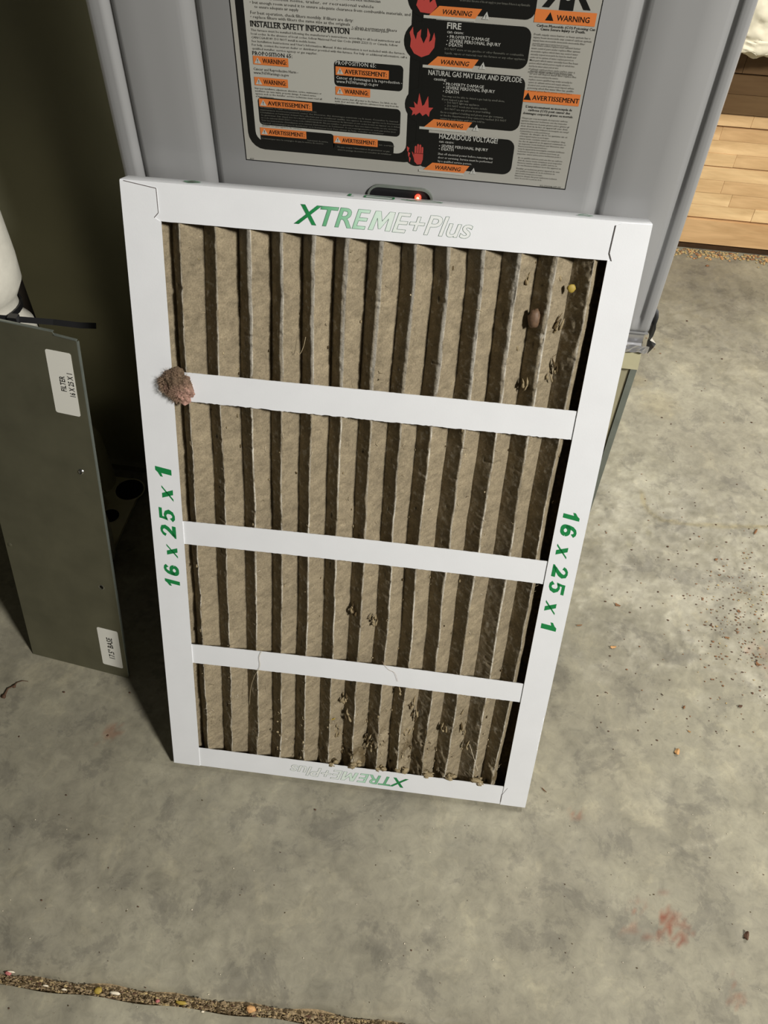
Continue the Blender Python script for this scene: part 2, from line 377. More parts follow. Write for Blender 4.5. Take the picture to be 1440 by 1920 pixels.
# wall of laminated wood strips
YW = 1.013
mb = MB(); mb.box((-1.3, YW+.022, 0), (1.9, YW+.12, 2.2), 'old_shaded_wood'); wall = mb.build('wall_back'); wall['kind'] = 'structure'
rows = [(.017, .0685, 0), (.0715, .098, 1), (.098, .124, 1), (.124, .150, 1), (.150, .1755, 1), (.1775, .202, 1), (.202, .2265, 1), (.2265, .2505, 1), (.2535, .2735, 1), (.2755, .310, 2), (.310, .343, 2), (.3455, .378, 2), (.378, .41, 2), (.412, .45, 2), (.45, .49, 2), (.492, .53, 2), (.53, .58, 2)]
rn = random.Random(11)
mb = MB(); mb.box((.2, YW+.004, 0), (1.7, YW+.0218, .0162), 'gap_shade_wood'); mb.build('gap_shade_strip', wall)  # dark strip that paints the shade in the gap below the boards
for z0, z1, kd in rows:
    x = .30-rn.uniform(0, .2)
    while x < 1.6:
        L = rn.uniform(.16, .34) if kd == 1 else (rn.uniform(.7, .9) if kd == 0 else rn.uniform(.4, .7))
        mb = MB(); pr = rn.uniform(0, .0012)+(.004 if kd == 0 else 0)
        mb.prism([(0, 0), (L-.0006, 0), (L-.0006, z1-z0-.0005), (0, z1-z0-.0005)], 0, .022+pr, 'old_shaded_wood' if kd == 2 else 'wood')
        o = mb.build('wood_strip', wall); o.location = (x, YW-pr, z0); x += L
# sawdust along the foot of the wall
mb = MB(); rn = random.Random(5)
for i in range(900):
    x = rn.uniform(.55, 1.25); y = YW-abs(rn.gauss(0, .016))-.002; r = rn.uniform(.0012, .0034)
    mb.blob((x, y, .0002), r, rn.choice(['sand', 'sand', 'sand', 'chip_tan', 'chip']), (1.2, 1, .5), .35, 5, 4, i)
o = mb.build('sawdust', kind='stuff'); tag(o, 'yellowish sawdust and grit along the foot of the wooden wall', 'debris')
# ================================================================== INSULATION BATT
nx, nz = 260, 200
U, V = np.meshgrid(np.linspace(0, 1, nx), np.linspace(0, 2*math.pi, nz), indexing='ij')
x = .475+U*.9
bot = .402+.004*np.sin(U*40)-.0*U; cy = .955; hy = .040; hz = .32
cz = bot+hz
sgn = lambda a, p: np.sign(a)*np.abs(a)**p
Yb = cy+hy*sgn(np.cos(V), .55)*(1+.04*np.sin(x*40)); Zb = cz+hz*sgn(np.sin(V), .25)
nn = fbm(x*25, V*4, 60, 4); Yb += .008*nn-.004*np.abs(fbm(x*60, V*9, 63, 3)); Zb += .010*fbm(x*34, V*6, 66, 4)
P = np.stack([x, Yb, Zb], -1)
P = np.concatenate([P[:1]*0+P[:1].mean(1, keepdims=True), P, P[-1:]*0+P[-1:].mean(1, keepdims=True)], 0)
o = grid_object('insulation_batt', P, ['insulation']); tag(o, 'creamy white puffy insulation batt bulging out above the wooden wall', 'insulation')
# ================================================================== FURNACE
FW = .4445
fur = empty('furnace', 'grey steel furnace cabinet with embossed door covered in warning labels', 'furnace', Matrix.Translation((FW/2, .35, .478)))
inv = fur.matrix_world.inverted()
def fbuild(mb, name, parent=fur, **k):
    o = mb.build(name, None, **k); o.parent = parent; o.matrix_parent_inverse = Matrix.Identity(4)
    base = parent.matrix_world if parent is fur else Matrix.Translation((FW/2, .35, .478)); o.data.transform(Matrix.Translation((-FW/2, -.35, -.478)) if parent is fur else Matrix.Identity(4)); return o
mb = MB(); mb.box((.002, .0145, .478), (FW-.002, .72, 1.35), 'furnace_side'); fbuild(mb, 'cabinet_shell')
# embossed door profile
prof = [(0, .014), (0, .006), (.0012, .0022), (.0036, .0006), (.007, 0), (.0125, 0), (.0165, .0034), (.0185, .0040), (.0215, .0008), (.0235, .0), (.066, 0), (.0695, .0006), (.0765, .0040), (.0790, .0046), (.0825, .0012), (.0850, .0),
        (.3640, 0), (.3675, .0006), (.3735, .0040), (.3760, .0046), (.3795, .0012), (.382, 0), (.4280, 0), (.4310, .0030), (.4335, .0036), (.4362, .0006), (.4385, 0), (.4410, .0), (.4432, .0010), (.4445, .0035), (.4445, .014)]
zs = [.4955, .4975, .5005, .506, .51, 1.30]; dy = [.004, .001, .0, .0, 0, 0]
# smooth the profile a little by subdividing
pp = []
for (a, b), (c, d) in zip(prof[:-1], prof[1:]):
    for t in (0, .34, .67): pp.append((a+(c-a)*t, b+(d-b)*t))
pp.append(prof[-1])
ppa = np.array(pp)
PR = np.zeros((len(pp), len(zs), 3))
for j, (z, d) in enumerate(zip(zs, dy)):
    flat = np.clip((z-.498)/.010, 0, 1)
    PR[:, j, 0] = ppa[:, 0]; PR[:, j, 1] = np.where((ppa[:, 0] > .004) & (ppa[:, 0] < .441), ppa[:, 1]*flat, ppa[:, 1])+d; PR[:, j, 2] = z
door = grid_object('front_door', PR-np.array((FW/2, .35, .478)), ['furnace_paint'], parent=fur)
mb = MB(); mb.box((.001, .0, .4955), (FW-.001, .014, .4965), 'furnace_paint')
fbuild(mb, 'door_edge'); mb = MB(); mb.prism([(.0, 1.2995), (.0, 1.301), (.008, 1.301), (.008, 1.35), (.0145, 1.35), (.0145, 1.2995)], .0005, FW-.0005, 'furnace_side', 'yz'); fbuild(mb, 'door_top_rail')
mb = MB()
mb.prism([(.0015, .478), (-.001, .4795), (.0015, .4815), (.003, .484), (.003, .492), (.001, .4945), (.014, .4945), (.014, .478)], .004, FW-.003, 'foil', 'yz')
fbuild(mb, 'door_bottom_trim')
# crumpled foil tape on the right lower corner
nu, nv = 11, 10; U, V = np.meshgrid(np.linspace(0, 1, nu), np.linspace(0, 1, nv), indexing='ij')
P = np.stack([FW+.0015+.008*np.abs(fbm(U*6, V*6, 80, 3))*(1.2-np.abs(V-.4))+.006*U*(1-V)*2*np.clip(1-U*.5, 0, 1), -.002+U*.085, .471+V*.044+.006*fbm(U*5, V*4, 84, 3)], -1)
o = grid_object('foil_tape', P-np.array((FW/2, .35, .478)), ['foil'], parent=fur, smooth=False)
nu = 8; U, V = np.meshgrid(np.linspace(0, 1, nu), np.linspace(0, 1, 4), indexing='ij')
P = np.stack([FW-.016+U*.019, -.0015-.0022*np.abs(fbm(U*7, V*3, 90, 3)), .4775+V*.008+.0015*fbm(U*6, V*4, 94, 3)], -1)
o = grid_object('foil_tape', P-np.array((FW/2, .35, .478)), ['foil'], parent=fur, smooth=False)
# ---- warning label (flat print on the door)
lab = MB(); L0 = -.00025
def lp(px, py): p = fy(px, py, 0); return p.x, p.z
def Z1(X, Y): return lp(420+X/3.892, Y/3.892)
def Z2_(X, Y): return lp(740+X/3.512, Y/3.512)
_lv = [0]
def rect(a, b, mat, lv=1, r=0, seg=5):
    x0, x1 = sorted((a[0], b[0])); z0, z1 = sorted((a[1], b[1]))
    if r:
        pts = []
        for cx, cz, a0 in ((x1-r, z1-r, 0), (x0+r, z1-r, 90), (x0+r, z0+r, 180), (x1-r, z0+r, 270)):
            for i in range(seg+1): t = math.radians(a0+90*i/seg); pts.append((cx+r*math.cos(t), cz+r*math.sin(t)))
    else: pts = [(x1, z1), (x0, z1), (x0, z0), (x1, z0)]
    poly(pts, mat, lv)
def poly(pts, mat, lv=1):
    y = L0-.00009*lv; lab.add([(x, y, z) for x, z in pts], [list(range(len(pts)))], mat)
def circ(c, r, mat, lv=1, n=28): poly([(c[0]+r*math.cos(2*math.pi*i/n), c[1]+r*math.sin(2*math.pi*i/n)) for i in range(n)], mat, lv)
def T(body, p, h, mat, w=None, off=.0, lv=4, shear=0, align='L', res=1, k=None):
    left = p[0] < spx0-.001
    h = h*(.56 if left else .56); w = w*(.68 if left else .73) if w else None
    put_text(lab, body, (p[0], L0-.00009*lv, p[1]), (1, 0, 0), (0, 0, 1), h, mat, w, off, shear, res=res, align=align)
LX0, LX1, LZ = .1045, .3500, .617
rect((LX0, LZ), (LX1, .87), 'decal', 0)
for a, b in (((LX0, LZ), (LX1, LZ+.0007)), ((LX0, LZ), (LX0+.0006, .87)), ((LX1-.0006, LZ), (LX1, .87))): rect(a, b, 'black_ink', 1)
# black frame on the left and bottom
fx0, fz0 = Z1(110, 300)[0], Z1(260, 1085)[1]
fx1 = Z2_(170, 1000)[0]
rect((fx0, fz0), (fx1, .862), 'black_ink', 1, .012)
bx0 = Z1(170, 300)[0]; bz0 = Z1(300, 1030)[1]
rect((bx0, bz0), (fx1-.011, .855), 'decal_light', 2, .007)
# spine with circles and black boxes
spx0, spx1 = Z2_(162, 500)[0], Z2_(250, 500)[0]
rect((spx0, fz0), (spx1, .80), 'black_ink', 3)
cc = [Z2_(205, -20), Z2_(182, 272), Z2_(178, 690), Z2_(145, 1012)]
rr = [.0118, .0124, .0120, .0092]
for c_, r_ in zip(cc, rr): circ(c_, r_, 'black_ink', 3.3)
boxes = [((spx0, .775), Z2_(920, 132)), (Z2_(200, 122), Z2_(868, 458)), (Z2_(200, 448), Z2_(815, 865)), (Z2_(200, 868), Z2_(762, 1150))]
for a, b in boxes: rect((spx0+.002, a[1]), b, 'black_ink', 3.6, .006)
for cx, cy_, w_ in ((400, 78, 1), (385, 408, 1), (352, 818, 1), (340, 1102, 1)):
    c_ = Z2_(cx, cy_); hw, hh = .0172, .0030
    poly([(c_[0]-hw*.62, c_[1]+hh), (c_[0]+hw, c_[1]+hh), (c_[0]+hw*.78, c_[1]-hh), (c_[0]-hw, c_[1]-hh)], 'orange_ink', 5)
    poly([(c_[0]-hw*1.2, c_[1]-hh), (c_[0]+hw*.78, c_[1]-hh), (c_[0]+hw*.78, c_[1]-hh*1.6), (c_[0]-hw*1.2, c_[1]-hh*1.6)], 'decal_light', 5)
    T('WARNING', (c_[0]+.0015, c_[1]-.0017), .0052, 'black_ink', .0265, .012, 6, .25, 'C', 2)
    t_ = (c_[0]+hw+.003, c_[1]-.0028); poly([(t_[0]-.0024, t_[1]), (t_[0]+.0024, t_[1]), (t_[0]+.0004, t_[1]+.0046)], 'white_ink', 5)
    T('!', (t_[0]-.0003, t_[1]+.0006), .0038, 'black_ink', None, .02, 6)
def bul(X, Y, s, h=.0036): T(u'\u2022 '+s, Z2_(X, Y), h, 'white_ink', None, .01, 5)
T('FIRE', Z2_(345, 185), .0066, 'white_ink', None, .02, 5, 0, 'L', 2)
T('can cause:', Z2_(345, 215), .0034, 'white_ink', None, .006, 5)
bul(345, 248, 'PROPERTY DAMAGE'); bul(343, 275, 'SEVERE PERSONAL INJURY'); bul(338, 300, 'DEATH')
T('DO NOT store or use gasoline or other flammable or combustible', Z2_(330, 325), .0024, 'dim_ink', .073, 0, 5)
T('liquids, vapors or materials near this furnace or any other appliance.', Z2_(330, 352), .0024, 'dim_ink', .075, 0, 5)
T('NATURAL GAS MAY LEAK AND EXPLODE', Z2_(222, 490), .0060, 'white_ink', .0885, .016, 5, 0, 'L', 2)
T('causing:', Z2_(258, 525), .0036, 'white_ink', None, .004, 5)
bul(320, 558, 'PROPERTY DAMAGE'); bul(320, 582, 'SEVERE PERSONAL INJURY'); bul(318, 607, 'DEATH')
for i, s_ in enumerate(('You may not be able to detect a gas leak by smell alone.', 'If you suspect a gas leak:', u'\u2022  DO NOT light any appliance.', u'\u2022  DO NOT touch any electric switch;', u'   DO NOT use any phone in your building.', 'Go to a neighbor\'s building and phone your gas company,', 'or the fire department if they cannot be reached. DO NOT', 'return to your home until you\'re told to.')):
    T(s_, Z2_((312, 312, 330, 330, 330, 300, 300, 300)[i], 635+i*21), .0024, 'dim_ink', None, .006, 5)
T('HAZARDOUS VOLTAGE!', Z2_(293, 908), .0064, 'white_ink', .0585, .016, 5, 0, 'L', 2)
T('can cause:', Z2_(292, 935), .0034, 'white_ink', None, .004, 5)
bul(292, 965, 'SEVERE PERSONAL INJURY'); bul(290, 985, 'DEATH')
for i, s_ in enumerate(('Shut off electrical power before removing this', 'door or servicing. Service must be performed', 'by a qualified service person.')): T(s_, Z2_(285, 1015+i*24), .0027, 'white_ink', None, .004, 5)
T('do not enter this area of the air supply to your furnace if there is any flammable', Z2_(430, 5), .0024, 'dim_ink', .062, 0, 5)
# pictograms
def flame(c, s, pts): poly([(c[0]+a*s, c[1]+b*s) for a, b in pts], 'red_ink', 5)
flame(cc[1], .0103, [(-.75, .1), (-.78, -.35), (-.5, -.75), (0, -.95), (.5, -.75), (.82, -.3), (.85, .25), (.75, .6), (.62, .15), (.45, .0), (.5, .45), (.3, .85), (.3, .35), (.1, -.1), (-.12, .3), (-.1, .75), (-.35, .5), (-.42, .1), (-.6, .45), (-.65, .85), (-.85, .5)])
flame(cc[0], .0098, [(-.6, -.5), (-.3, -.9), (.4, -.95), (.8, -.5), (.6, 0), (.3, -.3), (.2, .2), (-.1, -.2), (-.4, .3)])
flame(cc[2], .0103, [(-.65, -.75), (-.45, -.6), (-.4, -.72), (-.1, -.5), (.1, -.72), (.35, -.55), (.55, -.75), (.6, -.4), (.82, -.1), (.5, -.12), (.42, .65), (.18, .05), (.05, -.05), (-.2, .8), (-.3, .0), (-.55, .2), (-.45, -.2), (-.85, -.2), (-.6, -.45)])
c_ = cc[3]; h_ = .0075
def hp(a, b): return (c_[0]+.0015+a*h_, c_[1]+b*h_)
poly([hp(-.45, -.15), hp(-.4, -.75), hp(-.1, -1.05), hp(.3, -1.0), hp(.45, -.5), hp(.45, .1), hp(-.45, .1)], 'red_ink', 5)
for i, (xx, tp) in enumerate(((-.33, .75), (-.1, .95), (.13, .92), (.35, .7))):
    poly([hp(xx-.09, .05), hp(xx+.09, .05), hp(xx+.09, tp), hp(xx, tp+.09), hp(xx-.09, tp)], 'red_ink', 5)
poly([hp(-.42, -.3), hp(-.55, .1), hp(-.7, .25), hp(-.62, 0), hp(-.42, -.55)], 'red_ink', 5)
for i in range(3): poly([hp(-1.2+.12*i, .7-.5*i), hp(-.95+.1*i, .55-.5*i), hp(-1.05+.1*i, .1-.5*i), hp(-1.15+.12*i, .25-.5*i)], 'red_ink', 5)
# left text block
def tl(s_, X, Y, h=.0031, w=None, mat='grey_ink', off=.004): T(s_, Z1(X, Y), h, mat, w, off, 4)
tl('that has been installed, inspected and repaired by qualified service technician', 200, 5-60, w=.128)
tl('inside a mobile home, trailer, or recreational vehicle', 230, 12-22, w=.118)
tl(u'\u2022 but enough room around it to ensure adequate clearance from combustible materials, and', 190, 22, w=.160)
tl('  to ensure adequate air supply', 225, 55)
tl('For best operation, check filters monthly. If filters are dirty:', 195, 98, .0034, w=.104)
tl(u'\u2022 replace filters with filters the same size as the originals', 195, 128, .0032, w=.101)
tl(u'\u2022 clean permanent filters', 935, 205, .0032, w=.045)
tl('reprogramming instructions are on the front of the furnace or the back of the furnace access panel', 200, 156, .0022, w=.139, mat='grey_ink')
T('INSTALLER SAFETY INFORMATION', Z1(195, 190), .0068, 'black_ink', .1010, .018, 4, 0, 'L', 2)
for i, s_ in enumerate(('This furnace must be installed following the manufacturer\'s instructions, according to all local instructions and',
                        'local codes. In the absence of local codes, follow National Fuel Gas Code (ANSI Z223.1) or Canada, follow',
                        'CAN/CGA-B149. DO NOT install in mobile home.',
                        'See Installation Instructions and User\'s Information Manual. If this information is not included with the furnace,',
                        'For help, contact the nearest dealer or distributor provided with this furnace. For help or additional information, call a',
                        'qualified installer, service agency or gas supplier.')):
    T(s_, Z1(198+2*i, 222+i*27), .0025, 'grey_ink', (.152, .150, .067, .158, .160, .068)[i], .002, 4)
T('PROPOSITION 65:', Z1(210, 398), .0046, 'black_ink', .0420, .012, 4)
def orange(X0, Y0, X1, Y1, s_, m='orange_ink'):
    a = Z1(X0, Y0); b = Z1(X1, Y1); w = b[0]-a[0]; mid = Z1((X0+X1)/2, (Y0+Y1)/2)[1]; h = .0057
    rect((a[0], mid-h/2), (b[0], mid+h/2), m, 5)
    poly([(a[0]+.0008, mid-h*.36), (a[0]+.0056, mid-h*.36), (a[0]+.0032, mid+h*.36)], 'white_ink', 6)
    T('!', (a[0]+.0029, mid-h*.26), h*.75, 'black_ink', None, .02, 7)
    T(s_, (a[0]+.0066, mid-h*.26), h*.93, 'black_ink', (w-.0080)/.68, .018, 6, 0, 'L', 2)
def dark(X0, Y0, X1, Y1, h):
    a = Z1(X0, Y0); b = Z1(X1, Y1); rect((a[0], a[1]), (b[0], a[1]-h), 'black_ink', 3, .003)
orange(212, 405, 473, 485, 'WARNING:')
T('Cancer and Reproductive Harm -', Z1(218, 508), .0032, 'grey_ink', .0475, .006, 4)
T('www.P65Warnings.ca.gov', Z1(220, 535), .0032, 'grey_ink', .0375, .006, 4)
orange(222, 563, 470, 633, 'WARNING:')
for i, s_ in enumerate(('Improper installation, adjustment, alteration, service, maintenance or', 'installation can cause injury, property damage. A trained service', 'agency such as the installer, service technician must read all', 'of these instructions.')):
    T(s_, Z1(228+i*2, 645+i*20), .0022, 'grey_ink', (.072, .066, .072, .02)[i], .002, 4)
za = Z1(245, 705)[1]; zb = Z1(255, 905)[1]
dark(245, 705, 1322, 0, za-zb)
orange(255, 718, 645, 803, 'AVERTISSEMENT:')
for i in range(8):
    s_ = ('Une installation, un r\xe9glage, une modification, un entretien ou une', 'maintenance incorrects peuvent causer des blessures, des dommages mat\xe9riels ou la mort. Consulter le manuel.',
          'L\'installation et l\'entretien doivent \xeatre effectu\xe9s par un installateur qualifi\xe9, une agence de service agr\xe9\xe9e ou le fournisseur.',
          'Ce g\xe9n\xe9rateur d\'air chaud doit \xeatre install\xe9 conform\xe9ment aux instructions du fabricant et aux codes locaux en vigueur ou, \xe0 d\xe9faut,',
          'au code national ANSI Z223.1 ou au code CAN/CGA-B149. Ne pas installer ce g\xe9n\xe9rateur dans une maison mobile ou une caravane.',
          'Voir les instructions d\'installation et le manuel d\'information de l\'utilisateur. Si ces renseignements ne sont pas inclus avec',
          'l\'appareil, communiquer avec le distributeur ou le fournisseur local. Pour obtenir de l\'aide, consulter un installateur',
          'qualifi\xe9 ou une agence de service.')[i]
    T(s_, Z1(265+i*2, 783+i*19), .0019, 'dim_ink', (.062, .151, .153, .153, .150, .148, .135, .045)[i], 0, 5)
dark(262, 927, 783, 0, .0117); orange(265, 932, 603, 1005, 'AVERTISSEMENT:')
for i in range(2): T(('fournisseur de service', 'Communiquer avec la compagnie du gaz, le service de s\xe9curit\xe9')[i], Z1((610, 275)[i], (1025, 1010)[i]), .0020, 'dim_ink', (.023, .070)[i], 0, 5)
dark(797, 992, 1275, 0, .0110); orange(800, 994, 1122, 1062, 'AVERTISSEMENT:')
for i in range(3): T(('en service', 'Ne pas couper l\'alimentation du g\xe9n\xe9rateur au gaz', 'avant le passage du service et consulter un installateur')[i], Z1((1130, 830, 832)[i], (1058, 1072, 1093)[i]), .0020, 'dim_ink', (.018, .058, .060)[i], 0, 5)
dark(803, 435, 1330, 0, .0172)
T('PROPOSITION 65:', Z1(815, 467), .0046, 'white_ink', .0420, .012, 5); orange(815, 487, 1203, 570, 'AVERTISSEMENT:')
T(u'Cancer et dommages \xe0 la reproduction -', Z1(820, 572), .0036, 'white_ink', .0690, .006, 5)
T('www.P65Warnings.ca.gov', Z1(822, 600), .0036, 'white_ink', .0440, .006, 5)
orange(815, 628, 1068, 708, 'WARNING:')
for i, s_ in enumerate(('Before service shut off power to the furnace. See labels on the', 'inside door and vent. All explosive substances keep away from the', 'gas valve.')): T(s_, Z1(812, 722+i*19), .0022, 'grey_ink', (.066, .068, .011)[i], .002, 4)
T('A03', Z1(192, 1160), .0024, 'grey_ink')
# right hand column
def org2(X0, Y0, X1, Y1, s_):
    a = Z2_(X0, Y0); b = Z2_(X1, Y1); mid = Z2_((X0+X1)/2, (Y0+Y1)/2)[1]; h = .0078; rect((a[0], mid-h/2), (b[0], mid+h/2), 'orange_ink', 3); return a[0], b[0], mid
a, b, mz = org2(928, 65, 1318, 165, '')
poly([(a+.0070, mz-.0024), (a+.0124, mz-.0024), (a+.0097, mz+.0026)], 'black_ink', 4); T('WARNING', (a+.0142, mz-.002), .0058, 'black_ink', .0290, .016, 4, 0, 'L', 2)
a, b, mz = org2(848, 600, 1212, 690, '')
poly([(a+.0008, mz-.0024), (a+.0060, mz-.0024), (a+.0034, mz+.0026)], 'black_ink', 4); T('AVERTISSEMENT', (a+.0068, mz-.002), .0056, 'black_ink', .0440, .014, 4, 0, 'L', 2)
def para(X, Y0, n, dz, wmax, words, seed, h=.0020):
    dz = .00185
    rn = random.Random(seed); x, z = Z2_(X, Y0); x0 = x
    for i in range(n):
        s_ = ' '.join(rn.choice(words) for _ in range(9)); T(s_[:46].capitalize() if i % 5 == 0 else s_[:46], (x0, z-i*dz), h, 'grey_ink', wmax*rn.choice((1, .97, .94, .9, 1, .62)), .004, 3)
EN = 'carbon monoxide poisoning can cause severe injury or death furnace must be vented outdoors inspect annually burner flue and exhaust have qualified person replace any part of control system which has been under water filter air supply'.split()
FR = 'le monoxyde de carbone peut causer des blessures graves ou la mort appareil doit ventiler inspecter chaque ann\xe9e les br\xfbleurs et conduits par un technicien qualifi\xe9 remplacer toute pi\xe8ce du syst\xe8me de commande sous eau'.split()
T('Carbon Monoxide (CO) Poisoning Can', Z2_(935, 172), .0028, 'black_ink', .0520, .012, 3); T('Cause Severe Injury or Death.', Z2_(960, 196), .0028, 'black_ink', .0400, .012, 3)
para(918, 228, 4, .0034, .0520, EN, 1); para(905, 300, 10, .0034, .0440, EN, 2); para(893, 468, 8, .0034, .0430, EN, 4)
T(u'L\'empoisonnement au monoxyde de', Z2_(865, 705), .0028, 'black_ink', .0440, .012, 3); T('carbone (CO) peut causer des', Z2_(880, 728), .0028, 'black_ink', .0400, .012, 3); T('dommages corporels graves ou mortels.', Z2_(846, 748), .0028, 'black_ink', .0480, .012, 3)
para(838, 778, 6, .0034, .0470, FR, 5); para(828, 880, 9, .0034, .0460, FR, 6); para(815, 1040, 4, .0034, .0440, FR, 7); para(800, 1110, 5, .0034, .0440, FR, 8)
T('92-22034-07-09', Z2_(955, 1226), .0024, 'grey_ink', .0215, .004, 3)
# hazard figure above the first box
c_ = Z2_(1135, 30)
poly([(c_[0]-.0045, c_[1]-.0032), (c_[0]+.0045, c_[1]-.0032), (c_[0]+.0045, c_[1]+.03), (c_[0]-.0045, c_[1]+.03)], 'black_ink', 3); circ((c_[0], c_[1]+.005), .0026, 'decal_light', 4)
for sg in (-1, 1): poly([(c_[0]+sg*.0155, c_[1]-.0022), (c_[0]+sg*.011, c_[1]-.0022), (c_[0]+sg*.003, c_[1]+.009), (c_[0]+sg*.003, c_[1]+.015)], 'black_ink', 3)
fbuild(lab, 'warning_label')
# sight glass with red indicator
mb = MB(); sc_ = (.2255, .5985); 
def capsule(w, r, n=10):
    pts = []
    for cx, a0 in ((w, -90), (-w, 90)):
        for i in range(n+1): t = math.radians(a0+180*i/n); pts.append((sc_[0]+cx+r*math.cos(t), sc_[1]+r*math.sin(t)))
    return pts
ring_o = capsule(.0165, .0092); ring_i = capsule(.0165, .0076); n = len(ring_o)
mb.add([(x, -.0022, z) for x, z in ring_o]+[(x, -.0022, z) for x, z in ring_i]+[(x, .0, z) for x, z in ring_o]+[(x, .0, z) for x, z in ring_i],
       [(i, (i+1) % n, n+(i+1) % n, n+i) for i in range(n)]+[(2*n+i, 2*n+(i+1) % n, (i+1) % n, i) for i in range(n)]+[(n+i, n+(i+1) % n, 3*n+(i+1) % n, 3*n+i) for i in range(n)], 'strip_metal')
mb.add([(x, -.0004, z) for x, z in ring_i], [list(range(n))], 'black_plastic')
sg_ = fbuild(mb, 'sight_glass')
def ubuild(mb, name, par):
    o = mb.build(name); o.data.transform(Matrix.Translation((-FW/2, -.35, -.478))); o.parent = par; return o
mb = MB(); mb.blob((.2395, -.0012, .6003), .0026, 'red_lamp', (1, .6, 1), 0, 12, 8); mb.blob((.2395, -.0028, .6003), .0011, 'lamp_core', (1, .6, 1), 0, 8, 6)
ubuild(mb, 'indicator_light', sg_)['label'] = 'glowing red indicator light'
# ================================================================== FURNACE BASE
fb = empty('furnace_stand', 'galvanized sheet metal box stand under the grey furnace', 'stand', Matrix.Translation((FW/2, .35, 0)))
def bbuild(mb, name):
    o = mb.build(name); o.data.transform(Matrix.Translation((-FW/2, -.35, 0))); o.parent = fb; return o
mb = MB(); mb.box((.0062, .0036, .0), (.4382, .0048, .462), 'base_metal'); bbuild(mb, 'front_panel')
mb = MB(); mb.prism([(.003, .478), (-.004, .4605), (.006, .4600), (.012, .4605), (.012, .478)], .001, FW-.001, 'lip_metal', 'yz'); bbuild(mb, 'top_lip')
mb = MB(); mb.box((.4387, .002, 0), (.4445, .70, .459), 'strip_metal'); bbuild(mb, 'side_panel')
mb = MB(); mb.box((.0, .002, 0), (.0058, .70, .459), 'strip_metal'); bbuild(mb, 'side_panel')
mb = MB(); mb.box((.0065, .68, 0), (.438, .70, .459), 'strip_metal'); mb.box((.0, .013, .4605), (.4445, .70, .4778), 'strip_metal'); bbuild(mb, 'back_panel')
# ================================================================== DUCT
du = empty('return_duct', 'tall dark galvanized return air duct left of the furnace', 'duct', Matrix.Translation((-.5, .45, 0)))
nx, nz = 60, 80; U, V = np.meshgrid(np.linspace(-1.0, -.012, nx), np.linspace(0.0, 1.7, nz), indexing='ij')
Yd = .216+.004*fbm(U*3, V*3, 120, 3)-.003*np.exp(-((V-.30)/.02)**2)
o = grid_object('front_sheet', np.stack([U+.5, Yd-.45, V], -1), ['duct_metal'], parent=du)
mb = MB(); mb.box((-1.0, .226, .0), (-.012, .74, 1.7), 'duct_metal'); mb.box((-1.0, .2085, 0), (-.012, .224, .010), 'duct_metal'); o = mb.build('duct_body'); o.data.transform(Matrix.Translation((.5, -.45, 0))); o.parent = du
# ================================================================== PIPES, ZIP TIE
mb = MB(); pc = (-.1985, .037)
prof = [(0, .0065), (.040, .0065), (.0435, .05), (.0435, .36), (.042, .392), (.034, .403), (.0335, .426), (.038, .434), (.0445, .446), (.046, .47), (.0455, .6), (.047, .8), (.0455, 1.1), (.046, 1.5), (0, 1.5)]
mb.lathe(prof, (pc[0], pc[1], 0), 'foam_wrap', 40); o = mb.build('insulated_pipe'); tag(o, 'white foam-wrapped pipe behind the metal cover panel, cinched by a black tie', 'pipe')
mb = MB(); bc = (-.2175, .118)
mb.tube([(bc[0], bc[1], .0068), (bc[0], bc[1], .4), (bc[0], bc[1], 1.5)], .0135, 'black_foam', 16); o = mb.build('drain_pipe'); tag(o, 'dark brown thin pipe standing just behind the white wrapped pipe', 'pipe')
zt = empty('zip_tie', 'black zip tie around the white pipe, its long tail pointing right', 'zip tie', Matrix.Translation((pc[0], pc[1], .415)))
mb = MB(); pts = []
for i in range(33):
    a = 2*math.pi*i/32; pts.append((.0362*math.cos(a), .0362*math.sin(a), .004*math.cos(a)-.003*math.sin(a)))
def ribbon(mb, pts, w, t, mat, up=(0, 0, 1)):
    vs = []; fs = []; U_ = Vector(up)
    for i, p in enumerate(pts):
        p = Vector(p); tg = (Vector(pts[min(i+1, len(pts)-1)])-Vector(pts[max(i-1, 0)])).normalized(); sd = tg.cross(U_).normalized(); u2 = sd.cross(tg)
        for a, b in ((-1, -1), (1, -1), (1, 1), (-1, 1)): vs.append(p+sd*a*t/2+u2*b*w/2)
    for i in range(len(pts)-1):
        for j in range(4): fs.append((i*4+j, i*4+(j+1) % 4, i*4+4+(j+1) % 4, i*4+4+j))
    fs += [(3, 2, 1, 0), tuple(range(len(pts)*4-4, len(pts)*4))]; mb.add(vs, fs, mat)
ribbon(mb, pts, .0058, .0016, 'black_plastic'); mb.build('strap', zt)
hd = fy(26, 598, -.011)-Vector((pc[0], pc[1], .415))
mb = MB(); mb.box((hd.x-.004, hd.y-.004, hd.z-.004), (hd.x+.005, hd.y+.003, hd.z+.004), 'black_plastic'); mb.build('tie_head', zt)
mb = MB(); e1 = fy(100, 604, -.004); e2 = fy(180, 611, .0); e0 = fy(-30, 594, -.013); eL = Vector((pc[0], pc[1], .415))
ribbon(mb, [e0-eL, fy(0, 596, -.012)-eL, hd, e1-eL, fy(150, 610, -.002)-eL, e2-eL], .0056, .0016, 'black_plastic', (0, .62, .78)); mb.build('tie_tail', zt)
